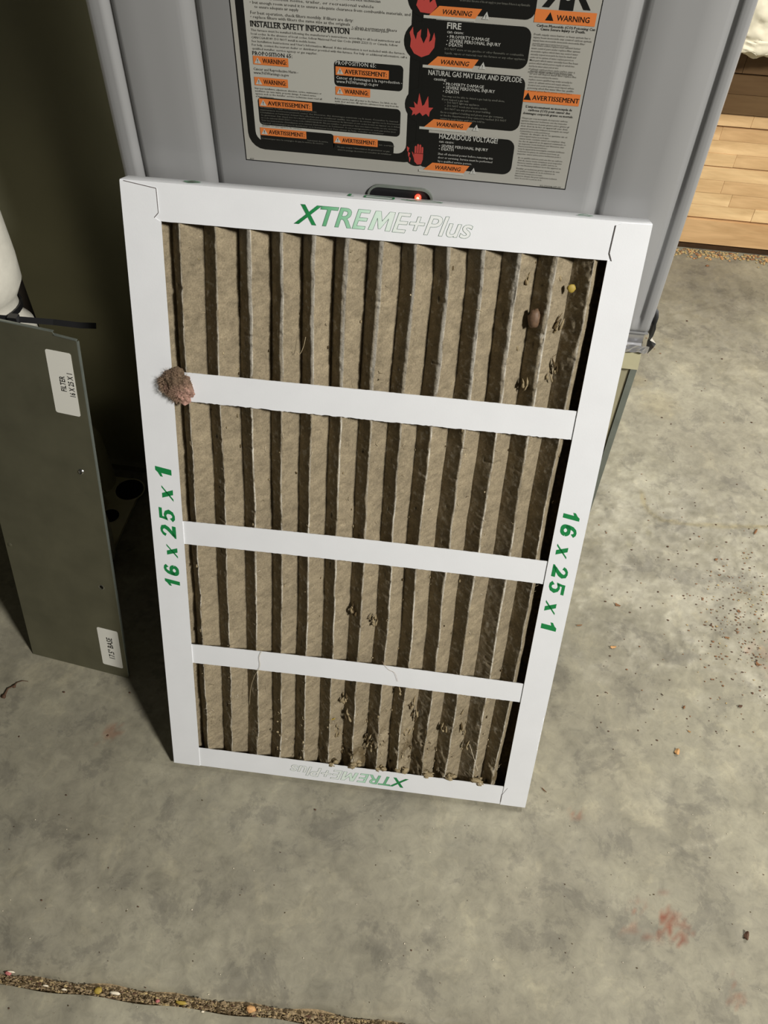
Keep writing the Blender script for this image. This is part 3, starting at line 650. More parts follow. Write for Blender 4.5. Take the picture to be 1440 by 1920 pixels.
# ================================================================== CONDENSATE PUMP LIKE FITTING ON THE FLOOR
cp = empty('drain_fitting', 'beige plastic drain fitting with holed plate beside the metal cover panel', 'fitting', Matrix.Translation((-.22, .12, 0)))
x0, x1, y0, y1 = -.272, -.166, .046, .188
c = []; r = .012
for cx, cy_, a0 in ((x1-r, y1-r, 0), (x0+r, y1-r, 90), (x0+r, y0+r, 180), (x1-r, y0+r, 270)):
    for i in range(7): t = math.radians(a0+90*i/6); c.append((cx+r*math.cos(t)+.22, cy_+r*math.sin(t)-.12))
mb = MB(); mb.prism(c, .0002, .0055, 'beige_plastic', 'xy')
def disc(mb, c, r, z, mat, n=28): mb.add([(c[0]+r*math.cos(2*math.pi*i/n), c[1]+r*math.sin(2*math.pi*i/n), z) for i in range(n)], [list(range(n))], mat)
h1 = flo(243, 918, .0056); h2 = flo(207, 967, .0056)
mb.build('plate', cp)
for h_, r_ in ((h1, .0205), (h2, .0125)):
    mb = MB(); q = (h_.x+.22, h_.y-.12); disc(mb, q, r_, .0057, 'hole_dark'); mb.lathe([(r_, .0055), (r_+.0012, .0064), (r_+.0024, .0055)], (q[0], q[1], 0), 'beige_plastic', 28); mb.build('hole_rim', cp)['label'] = 'round hole with raised rim'
tk = fy(160, 850, .165)
mb = MB(); mb.lathe([(.030, .004), (.0290, .05), (.0280, .092), (.025, .103), (.018, .108), (0, .109)], (-.2370+.22, .172-.12, 0), 'beige_plastic', 32); mb.build('canister', cp)
mb = MB(); mb.lathe([(.011, .005), (.011, .020), (.0095, .0205), (.0095, .030), (.007, .031), (0, .031)], (-.214+.22, .118-.12+.012, 0), 'beige_plastic', 20); mb.build('ribbed_knob', cp)
# ================================================================== FILTER COVER PANEL
BLp = flo(62, 1226); BRp = flo(241, 1272); uu = (BRp-BLp).normalized(); TRp = hit(143, 640, uu, BRp); ww = (TRp-BRp).normalized(); nb = ww.cross(uu).normalized()   # points to the furnace side
if nb.y < 0: nb = -nb
PH = (TRp-BRp).length; PW = .148
mat = Matrix(((uu.x, nb.x, ww.x, BRp.x), (uu.y, nb.y, ww.y, BRp.y), (uu.z, nb.z, ww.z, BRp.z+.0004), (0, 0, 0, 1)))
pn = empty('filter_cover_panel', 'grey galvanized sheet metal panel with two white stickers, leaning left of the filter', 'panel', mat)
PWl = .1325
mb = MB()
poly_ = [(-PWl, 0), (0, 0), (0, PH), (-.022, PH+.0012), (-.0235, PH+.0042), (-PWl, PH+.006)]
hole = (-.0169, .148)
# sheet with a real round hole: fan of quads around it
nH = 20
def rim(cx, cz, r): return [(cx+r*math.cos(2*math.pi*i/nH+math.pi/4), cz+r*math.sin(2*math.pi*i/nH+math.pi/4)) for i in range(nH)]
cell = (-.0269, .138, -.0069, .158)
def cellpt(i):
    a = 2*math.pi*i/nH+math.pi/4; cx, cz = math.cos(a), math.sin(a); m_ = max(abs(cx), abs(cz)); return (hole[0]+.01*cx/m_, hole[1]+.01*cz/m_)
for y_, fl in ((0, 0), (.0010, 1)):
    rr_ = rim(hole[0], hole[1], .0026); cl = [cellpt(i) for i in range(nH)]
    vs = [(a, y_, b) for a, b in rr_]+[(a, y_, b) for a, b in cl]; mb.add(vs, [(i, (i+1) % nH, nH+(i+1) % nH, nH+i) for i in range(nH)], 'galv')
    a0, b0, a1, b1 = cell
    for q in ([(-PWl, 0), (0, 0), (0, b0), (-PWl, b0)], [(-PWl, b0), (a0, b0), (a0, b1), (-PWl, b1)], [(a1, b0), (0, b0), (0, b1), (a1, b1)], [(-PWl, b1), (0, b1)]+poly_[2:]):
        mb.add([(a, y_, b) for a, b in q], [list(range(len(q)))], 'galv')
ed = [(-PWl, 0), (0, 0), (0, PH), (-.022, PH+.0012), (-.0235, PH+.0042), (-PWl, PH+.006)]
for (a, b), (c_, d) in zip(ed, ed[1:]+ed[:1]): mb.add([(a, 0, b), (c_, 0, d), (c_, .001, d), (a, .001, b)], [(0, 1, 2, 3)], 'strip_metal')
mb.build('sheet', pn, None).matrix_parent_inverse = Matrix.Identity(4)
def pb(mb, name):
    o = mb.build(name, pn); return o
mb = MB(); mb.prism([(0, .0), (.0009, .0), (.0009, .0032), (0, .0032)], .004, PH-.001, 'strip_metal', 'xy'); pb(mb, 'folded_edge')
mb = MB(); mb.prism([(-.024, PH+.001), (-.0005, PH-.0005), (-.0005, PH+.0006), (-.024, PH+.0022)], 0.0, .003, 'strip_metal', 'xz'); mb.prism([(-PWl, PH+.006), (-.024, PH+.0042), (-.024, PH+.0052), (-PWl, PH+.0072)], 0.0, .003, 'strip_metal'); pb(mb, 'folded_edge')
def sticker(cx, cz, w, h, lines):
    mb = MB(); pts = []; r = .0022; x0, x1, z0, z1 = cx-w/2, cx+w/2, cz-h/2, cz+h/2
    for a, b, a0 in ((x1-r, z1-r, 0), (x0+r, z1-r, 90), (x0+r, z0+r, 180), (x1-r, z0+r, 270)):
        for i in range(5): t = math.radians(a0+90*i/4); pts.append((a+r*math.cos(t), b+r*math.sin(t)))
    mb.prism(pts, -.0003, -.0001, 'paper')
    for s_, fx, L, hh in lines:
        put_text(mb, s_, (x0+fx*w, -.0004, cz-L/2), (0, 0, 1), (-1, 0, 0), hh, 'black_ink', L, .022, .0, res=2)
    return pb(mb, 'sticker')
sticker(-.0212, .4095, .0266, .068, [('FILTER', .60, .0165, .0056), ('16 X 25 X 1', .93, .0250, .0056)])['label'] = 'white sticker reading FILTER 16 X 25 X 1'
sticker(-.0188, .048, .0272, .064, [('17.5" BASE', .66, .0360, .0072)])['label'] = 'white sticker reading 17.5" BASE'
mb = MB(); mb.lathe([(.0034, 0), (.0026, .0012), (.0017, .0015), (.0014, .0004)], (0, 0, 0), 'steel', 20)
mb.add([(-.0005, -.0022, .0016), (.0005, -.0022, .0016), (.0005, .0022, .0016), (-.0005, .0022, .0016)], [(0, 1, 2, 3)], 'hole_dark'); disc(mb, (0, 0), .0016, .0006, 'steel')
mb.v = [(x-.0179, -z, y+.308) for x, y, z in mb.v]; pb(mb, 'rivet')['label'] = 'shiny round rivet'
mb = MB(); mb.lathe([(.0026, 0), (.0031, .0005), (.0036, 0)], (0, 0, 0), 'steel', 20); mb.v = [(x+hole[0], -z, y+hole[1]) for x, y, z in mb.v]; pb(mb, 'screw_hole_rim')
mb = MB(); mb.lathe([(.003, 0), (.0022, .0006), (0, .0007)], (0, 0, 0), 'galv', 16); mb.v = [(x-.1270, -z, y+.181) for x, y, z in mb.v]; pb(mb, 'dimple')
# ================================================================== AIR FILTER
FWd, FLd, FT = .4064, .635, .019
uF = Vector((.99974882, .02241212, 0)); vF = Vector((-.00736019, .32831971, .94453798)); nF = vF.cross(uF).normalized()
if nF.y < 0: nF = -nF                                   # into the furnace
BF = Vector((.0149075, -.2355172, .0062396))
FM = Matrix(((uF.x, nF.x, vF.x, BF.x), (uF.y, nF.y, vF.y, BF.y), (uF.z, nF.z, vF.z, BF.z), (0, 0, 0, 1)))
af = empty('air_filter', 'dirty pleated air filter in a white cardboard frame leaning on the furnace', 'air filter', FM)
def F(mb, name, kind=None):
    o = mb.build(name, af)
    if kind: o['kind'] = kind
    return o
OL, OR, OB, OT = .0307, .3787, .0281, .6062
# side rails run full height; their ends lap over the rails above and below
mb = MB(); mb.prism([(0, 0), (OL, .0), (OL, FLd-.0293), (OL-.0052, FLd-.0265), (OL-.0015, FLd-.0225), (OL-.002, FLd-.0045), (.003, FLd-.0008), (0, FLd-.0008)], -.0007, .0004, 'card')
mb.box((0, .0004, 0), (.0011, FT, FLd), 'card'); mb.box((0, FT-.0008, 0), (OL, FT, FLd), 'card')
def seam_shade(mb, pts, w=.0003):  # dark ribbon paints the gap shadow along card seams
    for (a, b), (c_, d) in zip(pts[:-1], pts[1:]):
        l = math.hypot(c_-a, d-b); nx_, nz_ = -(d-b)/l*w, (c_-a)/l*w
        mb.add([(a+nx_, -.00078, b+nz_), (a-nx_, -.00078, b-nz_), (c_-nx_, -.00078, d-nz_), (c_+nx_, -.00078, d+nz_)], [(0, 1, 2, 3)], 'seam_shade_ink')
seam_shade(mb, [(OL-.0052, FLd-.0265), (OL-.0015, FLd-.0225), (OL-.002, FLd-.0045), (.003, FLd-.0008)]); F(mb, 'side_rail')
jag = [(FWd, 0)]+[(FWd, .09)]+[(FWd-.0004-.0012*random.random(), .091+.0035*i) for i in range(14)]+[(FWd, .142), (FWd, FLd-.0006)]
mb = MB(); mb.prism([(OR, OB-.0012), (OR-.0005, .004), (OR-.0005, 0)]+jag+[(FWd-.022, FLd-.0012), (FWd-.0265, FLd-.003), (OR+.0005, FLd-.0235), (OR+.0032, FLd-.0292), (OR, OT)], -.0007, .0004, 'card')
seam_shade(mb, [(OR+.0032, FLd-.0292), (OR+.0005, FLd-.0235), (FWd-.0265, FLd-.003), (FWd-.004, FLd-.0018)][:3], .00024); seam_shade(mb, [(OR-.0005, .004), (OR-.0005, .016), (OR+.004, .0275)], .00022); mb.box((FWd-.0011, .0004, 0), (FWd, FT, FLd), 'card'); mb.box((OR, FT-.0008, 0), (FWd, FT, FLd), 'card'); F(mb, 'side_rail')
nseg = 60
def rough_edge(a, b, z, amp, seed, step=.0022):
    rn = random.Random(seed); pts = []; x = a
    while x < b: pts.append((x, z+rn.uniform(-amp, amp))); x += step*rn.uniform(.6, 1.4)
    pts.append((b, z)); return pts
mb = MB(); mb.prism([(.0, FLd), (0.0, FLd-.02)]+[(OL-.001, OT)]+rough_edge(OL, OR, OT-.0002, .0001, 2, .006)+[(FWd, OT), (FWd, FLd)], 0, .0010, 'card')
# top edge folded back, slightly crowned
top = []
for i in range(25):
    t = i/24; top.append((t*FWd, FLd+.0006*math.sin(math.pi*t)))
vs = [(x, .0, z-.0004) for x, z in top]+[(x, .0012, z) for x, z in top]+[(x, FT-.001, z+.0002) for x, z in top]+[(x, FT, z-.0004) for x, z in top]; n = 25
mb.add(vs, [(r_*n+i, r_*n+i+1, (r_+1)*n+i+1, (r_+1)*n+i) for r_ in range(3) for i in range(n-1)], 'card', True)
mb.box((0, FT-.0008, OT), (FWd, FT, FLd-.0004), 'card')
F(mb, 'top_rail')
mb = MB(); mb.prism([(0, 0), (FWd, 0), (FWd, OB)]+rough_edge(OL, OR, OB, .0002, 3, .005)[::-1]+[(0, OB)], 0, .0010, 'card')
mb.box((0, .001, 0), (FWd, FT, .0011), 'card'); mb.box((0, FT-.0008, 0), (FWd, FT, OB), 'card'); F(mb, 'bottom_rail')
# support strips across the pleats: torn lower edges, slight sag to the front
for k_, (za, zb, bow) in enumerate(((.4815, .4550, .0008), (.3302, .3045, .0026), (.1793, .1543, .0032))):
    mb = MB(); xa = OL-.001 if k_ else OL-.001; N = 150; rn = random.Random(k_+20)
    vs = []; fs = []
    for i in range(N+1):
        t = i/N; x = xa+(OR+.0005-xa)*t; b = bow*math.sin(math.pi*t); am = (.0004 if k_ == 0 else .0002)
        zt_ = za+b+rn.uniform(-.00012, .00012); zb_ = zb+b*.8+rn.uniform(-am, am)-(.0004*math.sin(math.pi*t) if k_ == 0 else 0)
        y = .0004-.0012*math.sin(math.pi*t)
        vs += [(x, y, zt_), (x, y, zb_), (x, y+.0008, zt_), (x, y+.0008, zb_)]
    for i in range(N):
        a = i*4; b = a+4; fs += [(a+1, b+1, b, a), (a+2, b+2, b+3, a+3), (a, b, b+2, a+2), (a+3, b+3, b+1, a+1)]
    fs += [(0, 2, 3, 1), (N*4+1, N*4+3, N*4+2, N*4)]; mb.add(vs, fs, 'card'); F(mb, 'support_strip')
# pleats: each from valley to valley
RT = [.0215, .0437, .0730, .1016, .1280, .1542, .1800, .2064, .2323, .2594, .2872, .3148, .3419, .3699]
RB = [.0195, .0417, .0697, .0989, .1241, .1506, .1793, .2069, .2349, .2586, .2870, .3130, .3438, .3668]
NV = 620; vv = np.linspace(.0120, .6180, NV)
def ridge_u(i, v):
    t = (v-.028)/.578; base = RB[i]*(1-t)+RT[i]*t
    return base+.0016*(vnoise(v*9+i*.35, v*0+i*.22, 200)-.5)*2+.0006*(vnoise(v*45, v*0+i*3.3, 210)-.5)*2
UR = [ridge_u(i, vv) for i in range(14)]; UR.append(UR[-1]+.0262)
UL = [UR[0]-.0272]+UR
DR, DV = .0012, .0172
s_t = np.concatenate([np.linspace(-1, -.12, 15), np.linspace(-.09, .09, 7), np.linspace(.12, 1, 20)])
white = np.array(srgb(248, 242, 228)[:3]); tan = np.array(srgb(152, 139, 115)[:3]); dk = np.array(srgb(118, 102, 74)[:3]); silver = np.array(srgb(164, 158, 146)[:3])
for i in range(14):
    um = UR[i]; ul = (UR[i-1]+UR[i])/2 if i else UR[0]-.0136; ur = (UR[i]+UR[i+1])/2 if i < 13 else UR[i]+.006
    uL = np.minimum(ul, um-.004); uR_ = np.maximum(ur, um+.004)
    s = s_t[:, None]; u = np.where(s < 0, um[None]+(um-uL)[None]*s, um[None]+(uR_-um)[None]*s)
    pl = np.where(s < 0, .025+(.15*np.clip((vv-.44)/.06, 0, 1)+.04*np.clip((vv-.15)/.15, 0, 1))[None]*(1 if 3 <= i <= 12 else .15)*(.6+.8*np.clip(fbm(vv*14, vv*0+i*3.7, 290, 3)+.4, 0, 1))[None], .03)
    dep = DR+(DV-DR)*np.clip((np.abs(s)-pl)/(1-pl), 0, 1)**(.95)+np.where(s < 0, np.clip(-s, 0, pl)*.0035, 0)
    if i == 13: dep = np.where(s > 0, DR+(DV-DR)*np.clip(np.abs(s)-.04, 0, 1)**1.3, dep)
    dep = dep+0*u; v2 = np.repeat(vv[None], len(s_t), 0); side = np.sign(s)+0*u
    un = u+i*.7
    rgh = .25+.75*np.clip(fbm(un*14+3, v2*7, 300+i, 3)+.25, 0, 1)
    wreck = np.clip(1-(v2-.03)/.11, 0, 1)*np.clip((u-.13)/.06, 0, 1)*(np.clip(fbm(un*30, v2*25, 402, 3)+.35, 0, 1))
    wreck2 = np.clip((v2-.50)/.03, 0, 1)*np.clip((u-.275)/.03, 0, 1)*(s < 0)*.7
    left1 = np.exp(-((u-.050)/.02)**2)*.6
    amp = .0005+.0008*rgh+.0058*wreck+.0018*wreck2+.0012*left1*rgh
    edge = np.clip((1.02-np.abs(s))*4, 0, 1)              # keep the valleys joined
    d = amp*(fbm(u*260, v2*200, 500, 4)*.9+fbm(u*120, v2*90, 520, 3)*.9)*edge
    d = d+edge*.0009*np.clip(fbm(u*70, v2*210, 560+i, 3)-.15, 0, 1)*3*(np.abs(s) < .5)
    d += .0012*np.exp(-((np.abs(s)-.55)/.3)**2)*(s > 0)*-1*1.0
    fine = .00022*fbm(u*900, v2*900, 530, 2)
    dep2 = dep+d+fine; dep2 = np.clip(dep2, .0018, .0182)
    u2 = u+.6*d*np.sign(s)*0+.0012*wreck*fbm(u*150, v2*120, 540, 3)
    # colour
    n1 = fbm(u*120, v2*120, 600, 4); n2 = fbm(u*25, v2*9, 610, 3)
    n9 = fbm(u*330, v2*330, 605, 4, .7); C = tan[None, None]*(1+.22*n1+.12*n2+.30*n9)[..., None]
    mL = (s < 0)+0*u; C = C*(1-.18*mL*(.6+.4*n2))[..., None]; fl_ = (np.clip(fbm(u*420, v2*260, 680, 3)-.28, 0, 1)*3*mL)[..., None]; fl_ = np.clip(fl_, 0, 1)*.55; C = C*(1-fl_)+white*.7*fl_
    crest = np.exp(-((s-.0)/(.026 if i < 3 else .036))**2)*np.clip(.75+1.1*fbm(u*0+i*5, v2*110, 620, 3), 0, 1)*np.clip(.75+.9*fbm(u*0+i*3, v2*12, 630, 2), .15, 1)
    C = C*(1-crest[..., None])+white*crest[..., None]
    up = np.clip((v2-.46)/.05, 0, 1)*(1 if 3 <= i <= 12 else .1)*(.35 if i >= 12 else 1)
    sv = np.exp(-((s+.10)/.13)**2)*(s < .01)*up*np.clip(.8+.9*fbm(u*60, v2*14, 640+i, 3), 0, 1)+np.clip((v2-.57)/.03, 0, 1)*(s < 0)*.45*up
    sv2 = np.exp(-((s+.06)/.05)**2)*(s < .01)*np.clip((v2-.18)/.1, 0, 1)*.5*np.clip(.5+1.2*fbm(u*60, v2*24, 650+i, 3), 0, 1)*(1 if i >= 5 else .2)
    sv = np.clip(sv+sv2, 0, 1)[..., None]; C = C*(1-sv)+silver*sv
    wk = np.clip(wreck*1.2+wreck2*.6*np.clip(fbm(u*90, v2*60, 660, 3)+.5, 0, 1), 0, 1)[..., None]*np.clip(fbm(u*120, v2*80, 670, 3)*1.5+.3, 0, 1)[..., None]
    C = C*(1-wk)+dk*.8*wk
    keep = (u2 > .012) & (u2 < .3975)
    u3 = np.clip(u2, .0125, .3925)
    P = np.stack([u3, dep2, v2], -1)
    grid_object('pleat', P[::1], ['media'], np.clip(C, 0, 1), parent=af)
# backing sheet behind the pleats (closes the filter)
mb = MB(); mb.box((.002, .0185-.0005, .002), (FWd-.002, .0186, FLd-.002), 'dark_dust'); F(mb, 'backing_mesh')
# clumps of matted dust, fibres
mb = MB(); rn = random.Random(9)
for i in range(300):
    q = rn.random()
    if q < .35: j = rn.randint(4, 12); v = .03+abs(rn.gauss(0, .04))
    else: j = rn.randint(1, 13); v = rn.uniform(.03, .6)
    t = (v-.028)/.578; ru = RB[j]*(1-t)+RT[j]*t; off = rn.choice([.0105, .0125, .014, .012, -.0015, .003]); u = ru+off+rn.uniform(-.0015, .0015)
    if u > .372 or (u < .034): continue
    dp = DR+(DV-DR)*abs(off)/.0136 if off < .0136 else DV
    r = rn.uniform(.0004, .0010)*(1.6 if q < .2 and v < .11 else 1)
    mb.blob((u, min(dp, .0165)-.0004, v), r, rn.choice(['dust']*4+['dark_dust']*3+['fibre']), (rn.uniform(.6, 1.2), .8, rn.uniform(.9, 2.4)), .4, 6, 5, i)
for j in range(6, 13):                                   # dust lips that hang over the bottom rail
    u = RB[j]+.004
    for q in range(6): mb.blob((u+rn.uniform(-.004, .005), .0022+rn.uniform(-.0016, .004), OB+.0012+rn.uniform(-.0022, .003)), rn.uniform(.0016, .0034), 'dust', (1.3, .8, .8), .5, 10, 8, j*9+q)
for px, py in ((632, 1372), (655, 1340), (690, 1390), (770, 1320), (775, 1345), (760, 1378), (700, 1400), (860, 1340), (868, 1375), (880, 1400), (835, 1365), (755, 1300), (645, 1315), (700, 1165), (662, 1152), (985, 520), (965, 640), (985, 720), (1040, 530), (1035, 700), (1045, 610)):
    h_ = hit(px, py, nF, BF+nF*.006); a = (h_-BF).dot(uF); b = (h_-BF).dot(vF)
    for q in range(7):
        x_, z_ = a+rn.uniform(-.004, .004), b+rn.uniform(-.007, .007); g_ = rn.uniform(-.5, .5); y_ = .0085+rn.uniform(-.002, .004); L_ = rn.uniform(.002, .006); r_ = rn.uniform(.0007, .0016)
        mb.tube([(x_-g_*L_, y_+.002, z_-L_), (x_-g_*L_*.4, y_-.001, z_-L_*.4), (x_+g_*L_*.3, y_-.0015, z_+L_*.3), (x_+g_*L_*1.4, y_+.001, z_+L_)], [r_*.3, r_, r_*.8, r_*.15], rn.choice(['dust', 'dust', 'dust', 'dark_dust']), 6)
F(mb, 'dust_clumps', 'stuff')
mb = MB()
for i in range(230):
    j = rn.randint(1, 13); v = rn.uniform(.03, .6) if rn.random() < .6 else rn.uniform(.03, .12); t = (v-.028)/.578; ru = RB[j]*(1-t)+RT[j]*t
    off = rn.uniform(-.002, .0125); u = ru+off; 
    if u > .374 or u < .033: continue
    dp = DR+(DV-DR)*abs(off)/.0136-.0012; a = rn.uniform(0, 6.28); L = rn.uniform(.002, .007); cv = rn.uniform(-.8, .8)
    pts = [(u+math.cos(a+cv*q)*L*(q-1)*.5, max(.001, dp-.0006*(q == 1)), v+math.sin(a+cv*q)*L*(q-1)*.5) for q in range(3)]
    mb.tube(pts, rn.uniform(.00008, .00022), rn.choice(['fibre', 'fibre', 'white_bit', 'dark_dust']), 4)
F(mb, 'lint_fibres', 'stuff')
# prints on the frame
def rot_text(mb, body, o, ax, ay, h, L, y, mat): put_text(mb, body, (o[0], y, o[1]), ax, ay, h, mat, L)
def stroke(mb, pts, wd_, tf, mat):
    """variable-width flat stroke; pts in glyph space, tf maps to filter space"""
    vs = []; n = len(pts)
    for i, (x, z) in enumerate(pts):
        a = pts[max(i-1, 0)]; b = pts[min(i+1, n-1)]; tx, tz = b[0]-a[0], b[1]-a[1]; l = math.hypot(tx, tz); w = wd_[i] if isinstance(wd_, (list, tuple)) else wd_
        vs += [tf(x-tz/l*w/2, z+tx/l*w/2), tf(x+tz/l*w/2, z-tx/l*w/2)]
    mb.add(vs, [(2*i, 2*i+1, 2*i+3, 2*i+2) for i in range(n-1)], mat)
def arc(cx, cz, rx, rz, a0, a1, n=14): return [(cx+rx*math.cos(math.radians(a0+(a1-a0)*i/n)), cz+rz*math.sin(math.radians(a0+(a1-a0)*i/n))) for i in range(n+1)]
def glyph(mb, ch, tf, mat):
    P_ = lambda pts: mb.add([tf(x, z) for x, z in pts], [list(range(len(pts)))], mat)
    if ch == '1': P_([(.20, 0), (.52, 0), (.52, 1), (.30, 1), (.20, .86)]); P_([(.20, .86), (.0, .72), (.0, .56), (.20, .64)])
    elif ch == 'x':
        P_([(.10, .70), (.42, .70), (.80, .0), (.46, .0)]); P_([(.80, .70), (.94, .70), (.16, .0), (.0, .0)])
    elif ch == '6':
        stroke(mb, arc(.44, .31, .29, .21, 0, 360, 28), [.20+.09*abs(math.cos(math.radians(360*i/28))) for i in range(29)], tf, mat)
        stroke(mb, [(.15, .30), (.15, .50), (.20, .70), (.32, .86), (.48, .92), (.62, .89), (.74, .76)], [.28, .28, .27, .22, .17, .20, .26], tf, mat)
    elif ch == '2':
        stroke(mb, [(.14, .66), (.20, .80), (.34, .91), (.50, .92), (.66, .84), (.70, .68), (.62, .52), (.44, .34), (.26, .20), (.14, .08)], [.22, .20, .16, .16, .24, .30, .28, .24, .2, .16], tf, mat)
        P_([(.02, 0), (.86, 0), (.86, .24), (.22, .24), (.02, .10)])
    elif ch == '5':
        P_([(.14, 1), (.84, 1), (.84, .80), (.30, .80), (.14, .80)]); P_([(.14, .80), (.30, .80), (.27, .52), (.08, .44)])
        stroke(mb, [(.16, .52), (.28, .60), (.44, .62), (.60, .54), (.68, .36), (.62, .18), (.46, .08), (.28, .09), (.14, .24)], [.12, .15, .17, .22, .30, .24, .17, .20, .26], tf, mat)
W_ = [('1', 0, .056), ('6', .10, .197), ('x', .266, .367), ('2', .433, .542), ('5', .567, .68), ('x', .746, .853), ('1', .928, 1.0)]
def size_print(u_base, du_, v0, v1, name):
    mb = MB(); L = v1-v0
    for ch, a, b in W_:
        gw = (b-a)*abs(L)/(.52 if ch == '1' else .9)
        def tf(x, z, a=a, gw=gw): 
            xs_ = x*gw+z*.22*.012; sg = 1 if L > 0 else -1
            return (u_base+du_*z, -.00085, v0+a*L+sg*(xs_-.0008))
        glyph(mb, ch, tf, 'green_ink')
    return F(mb, name)
size_print(.0236, -.0152, .2525, .3860, 'size_print')['label'] = 'green bold print 16 x 25 x 1 reading upward'
size_print(.3838, .0150, .3860, .2530, 'size_print')['label'] = 'green bold print 16 x 25 x 1 reading downward'
M_POLY = [(0, 0), (.05, .69), (.235, .69), (.375, .34), (.53, .69), (.715, .69), (.75, 0), (.58, 0), (.565, .45), (.40, .06), (.33, .06), (.185, .44), (.165, 0)]
def brand_parts(outline):
    """list of (verts, faces) laid out along x: XTRE, M, E+Plus"""
    out = []; x = 0; off = .014
    for piece in ('XTRE', 'M', 'E+Plus'):
        if piece == 'M':
            if not outline: v = np.array([(a+.28*b, b, 0) for a, b in M_POLY]); f = [list(range(len(M_POLY)))]
            else:
                v = []; f = []; w = .0042; n_ = len(M_POLY); q = [(a+.28*b, b) for a, b in M_POLY]
                for i in range(n_):
                    (a, b), (c_, d) = q[i], q[(i+1) % n_]; l = math.hypot(c_-a, d-b); nx_, nz_ = -(d-b)/l*w, (c_-a)/l*w
                    k_ = len(v); v += [(a+nx_, b+nz_, .007), (a-nx_, b-nz_, .007), (c_-nx_, d-nz_, .007), (c_+nx_, d+nz_, .007)]; f.append([k_, k_+1, k_+2, k_+3])
                v = np.array(v)
            v0 = v.copy(); v0[:, 0] += x-.075; out.append((v0, f)); x += .75
        else:
            v, f = text_mesh(piece, off, .28, .0058 if outline else 0, 4, 1.0); vs_, _ = text_mesh(piece, off, .28, 0, 2, 1.0)
            x0 = vs_[:, 0].min(); v = v.copy(); v[:, 0] += x-x0; out.append((v, f)); x += vs_[:, 0].max()-x0+.01
    return out
BP = [brand_parts(0), brand_parts(1)]
XMIN = min(v[:, 0].min() for v, f in BP[0]); XW = max(v[:, 0].max() for v, f in BP[0])-XMIN
def xtreme(u0, u1, base, sg, name):
    mb = MB(); h = .0142; L = abs(u1-u0)
    for parts, m_, y in ((BP[0], 'gradient_ink', -.00015), (BP[1], 'outline_ink', -.0002)):
        for v, f in parts:
            P = np.stack([u0+sg*(v[:, 0]-XMIN)/XW*L, y-v[:, 2]*.01, base+sg*v[:, 1]*h/.69], -1); mb.add(P.tolist(), f, m_)
    o = F(mb, name); me = o.data; at = me.attributes.new('run', 'FLOAT', 'POINT')
    at.data.foreach_set('value', [abs(p.co.x-u0)/L for p in me.vertices]); return o
xtreme(.1368, .2745, .6135, 1, 'brand_print'); xtreme(.2722, .1366, .0205, -1, 'brand_print')
# small marks on the top edge
mb = MB(); zt_ = FLd+.0011
def oline(pts, w=.0005, closed=True):
    w = w*1.7
    pts = pts+pts[:1] if closed else pts
    for a, b in zip(pts[:-1], pts[1:]):
        w *= 1.0; d = Vector((b[0]-a[0], b[1]-a[1])); l = d.length or 1; nx_, ny_ = -d.y/l*w/2, d.x/l*w/2
        mb.add([(a[0]+nx_, a[1]+ny_, zt_), (a[0]-nx_, a[1]-ny_, zt_), (b[0]-nx_, b[1]-ny_, zt_), (b[0]+nx_, b[1]+ny_, zt_)], [(0, 1, 2, 3)], 'green_ink')
oline([(.048, .009), (.054, .0045), (.061, .009), (.054, .0135)], .0009); mb.add([(.050, .009, zt_), (.054, .006, zt_), (.059, .009, zt_), (.054, .012, zt_)], [(0, 1, 2, 3)], 'seam_shade_ink')
F(mb, 'edge_mark'); mb = MB()
oline([(.178, .005), (.182, .005)], .0006, False); oline([(.178, .005), (.178, .014)], .0014, False)
oline([(.190, .005), (.212, .005), (.212, .013), (.190, .013)], .0009)
oline([(.218, .009), (.224, .006), (.230, .010)], .0007, False); oline(arc(.238, .004, .012, .009, 20, 170, 12), .0006, False); oline(arc(.236, .010, .014, .004, 180, 350, 12), .0006, False)
o_ = F(mb, 'edge_lettering'); mb = MB()
oline([(.352, .006), (.357, .012), (.363, .006)], .0007); F(mb, 'edge_mark')
# ================================================================== LINT TUFT
tc_ = hit(333, 720, nF, BF); tu, tv = (tc_-BF).dot(uF), (tc_-BF).dot(vF)
lt = empty('lint_tuft', 'pinkish brown fuzzy tuft of lint stuck on the left frame edge', 'lint', FM @ Matrix.Translation((tu, -.003, tv)))
nu, nv = 120, 80; A, B = np.meshgrid(np.linspace(0, 2*math.pi, nu), np.linspace(0, math.pi, nv), indexing='ij')
lx = np.sin(B)*np.cos(A); ly = np.sin(B)*np.sin(A); lz = np.cos(B)
def n3(a, b, c_, f, sd, oc): return (fbm(a*f+7, b*f+3, sd, oc)+fbm(b*f+9, c_*f+5, sd+50, oc)+fbm(c_*f+2, a*f+8, sd+90, oc))/1.6
R_ = 1+.26*n3(lx, ly, lz, 1.6, 700, 2)+.20*n3(lx, ly, lz, 4.0, 710, 2)+.04*n3(lx, ly, lz, 14, 720, 3)
px_ = lx*.0112*R_; pz_ = lz*.0142*R_; py_ = ly*.0075*R_
lob = np.clip(-(px_*.75+.004)/.010, 0, 1)*np.exp(-((pz_-.002)/.007)**2); px_ -= .0042*lob      # lobe over the left rail
px_ += np.clip(-pz_/.014, 0, 1)*.0022+np.clip(px_/.01, 0, 1)*.0022                              # leans right below
P = np.stack([px_, py_, pz_], -1)
t = np.clip(.42-.75*(lz+.15)+.3*lx+.5*n3(lx, ly, lz, 3, 730, 3), 0, 1)[..., None]
C = np.array(srgb(112, 94, 76)[:3])*(1-t)+np.array(srgb(188, 148, 134)[:3])*t
C *= (1+.55*n3(lx, ly, lz, 7, 740, 4))[..., None]
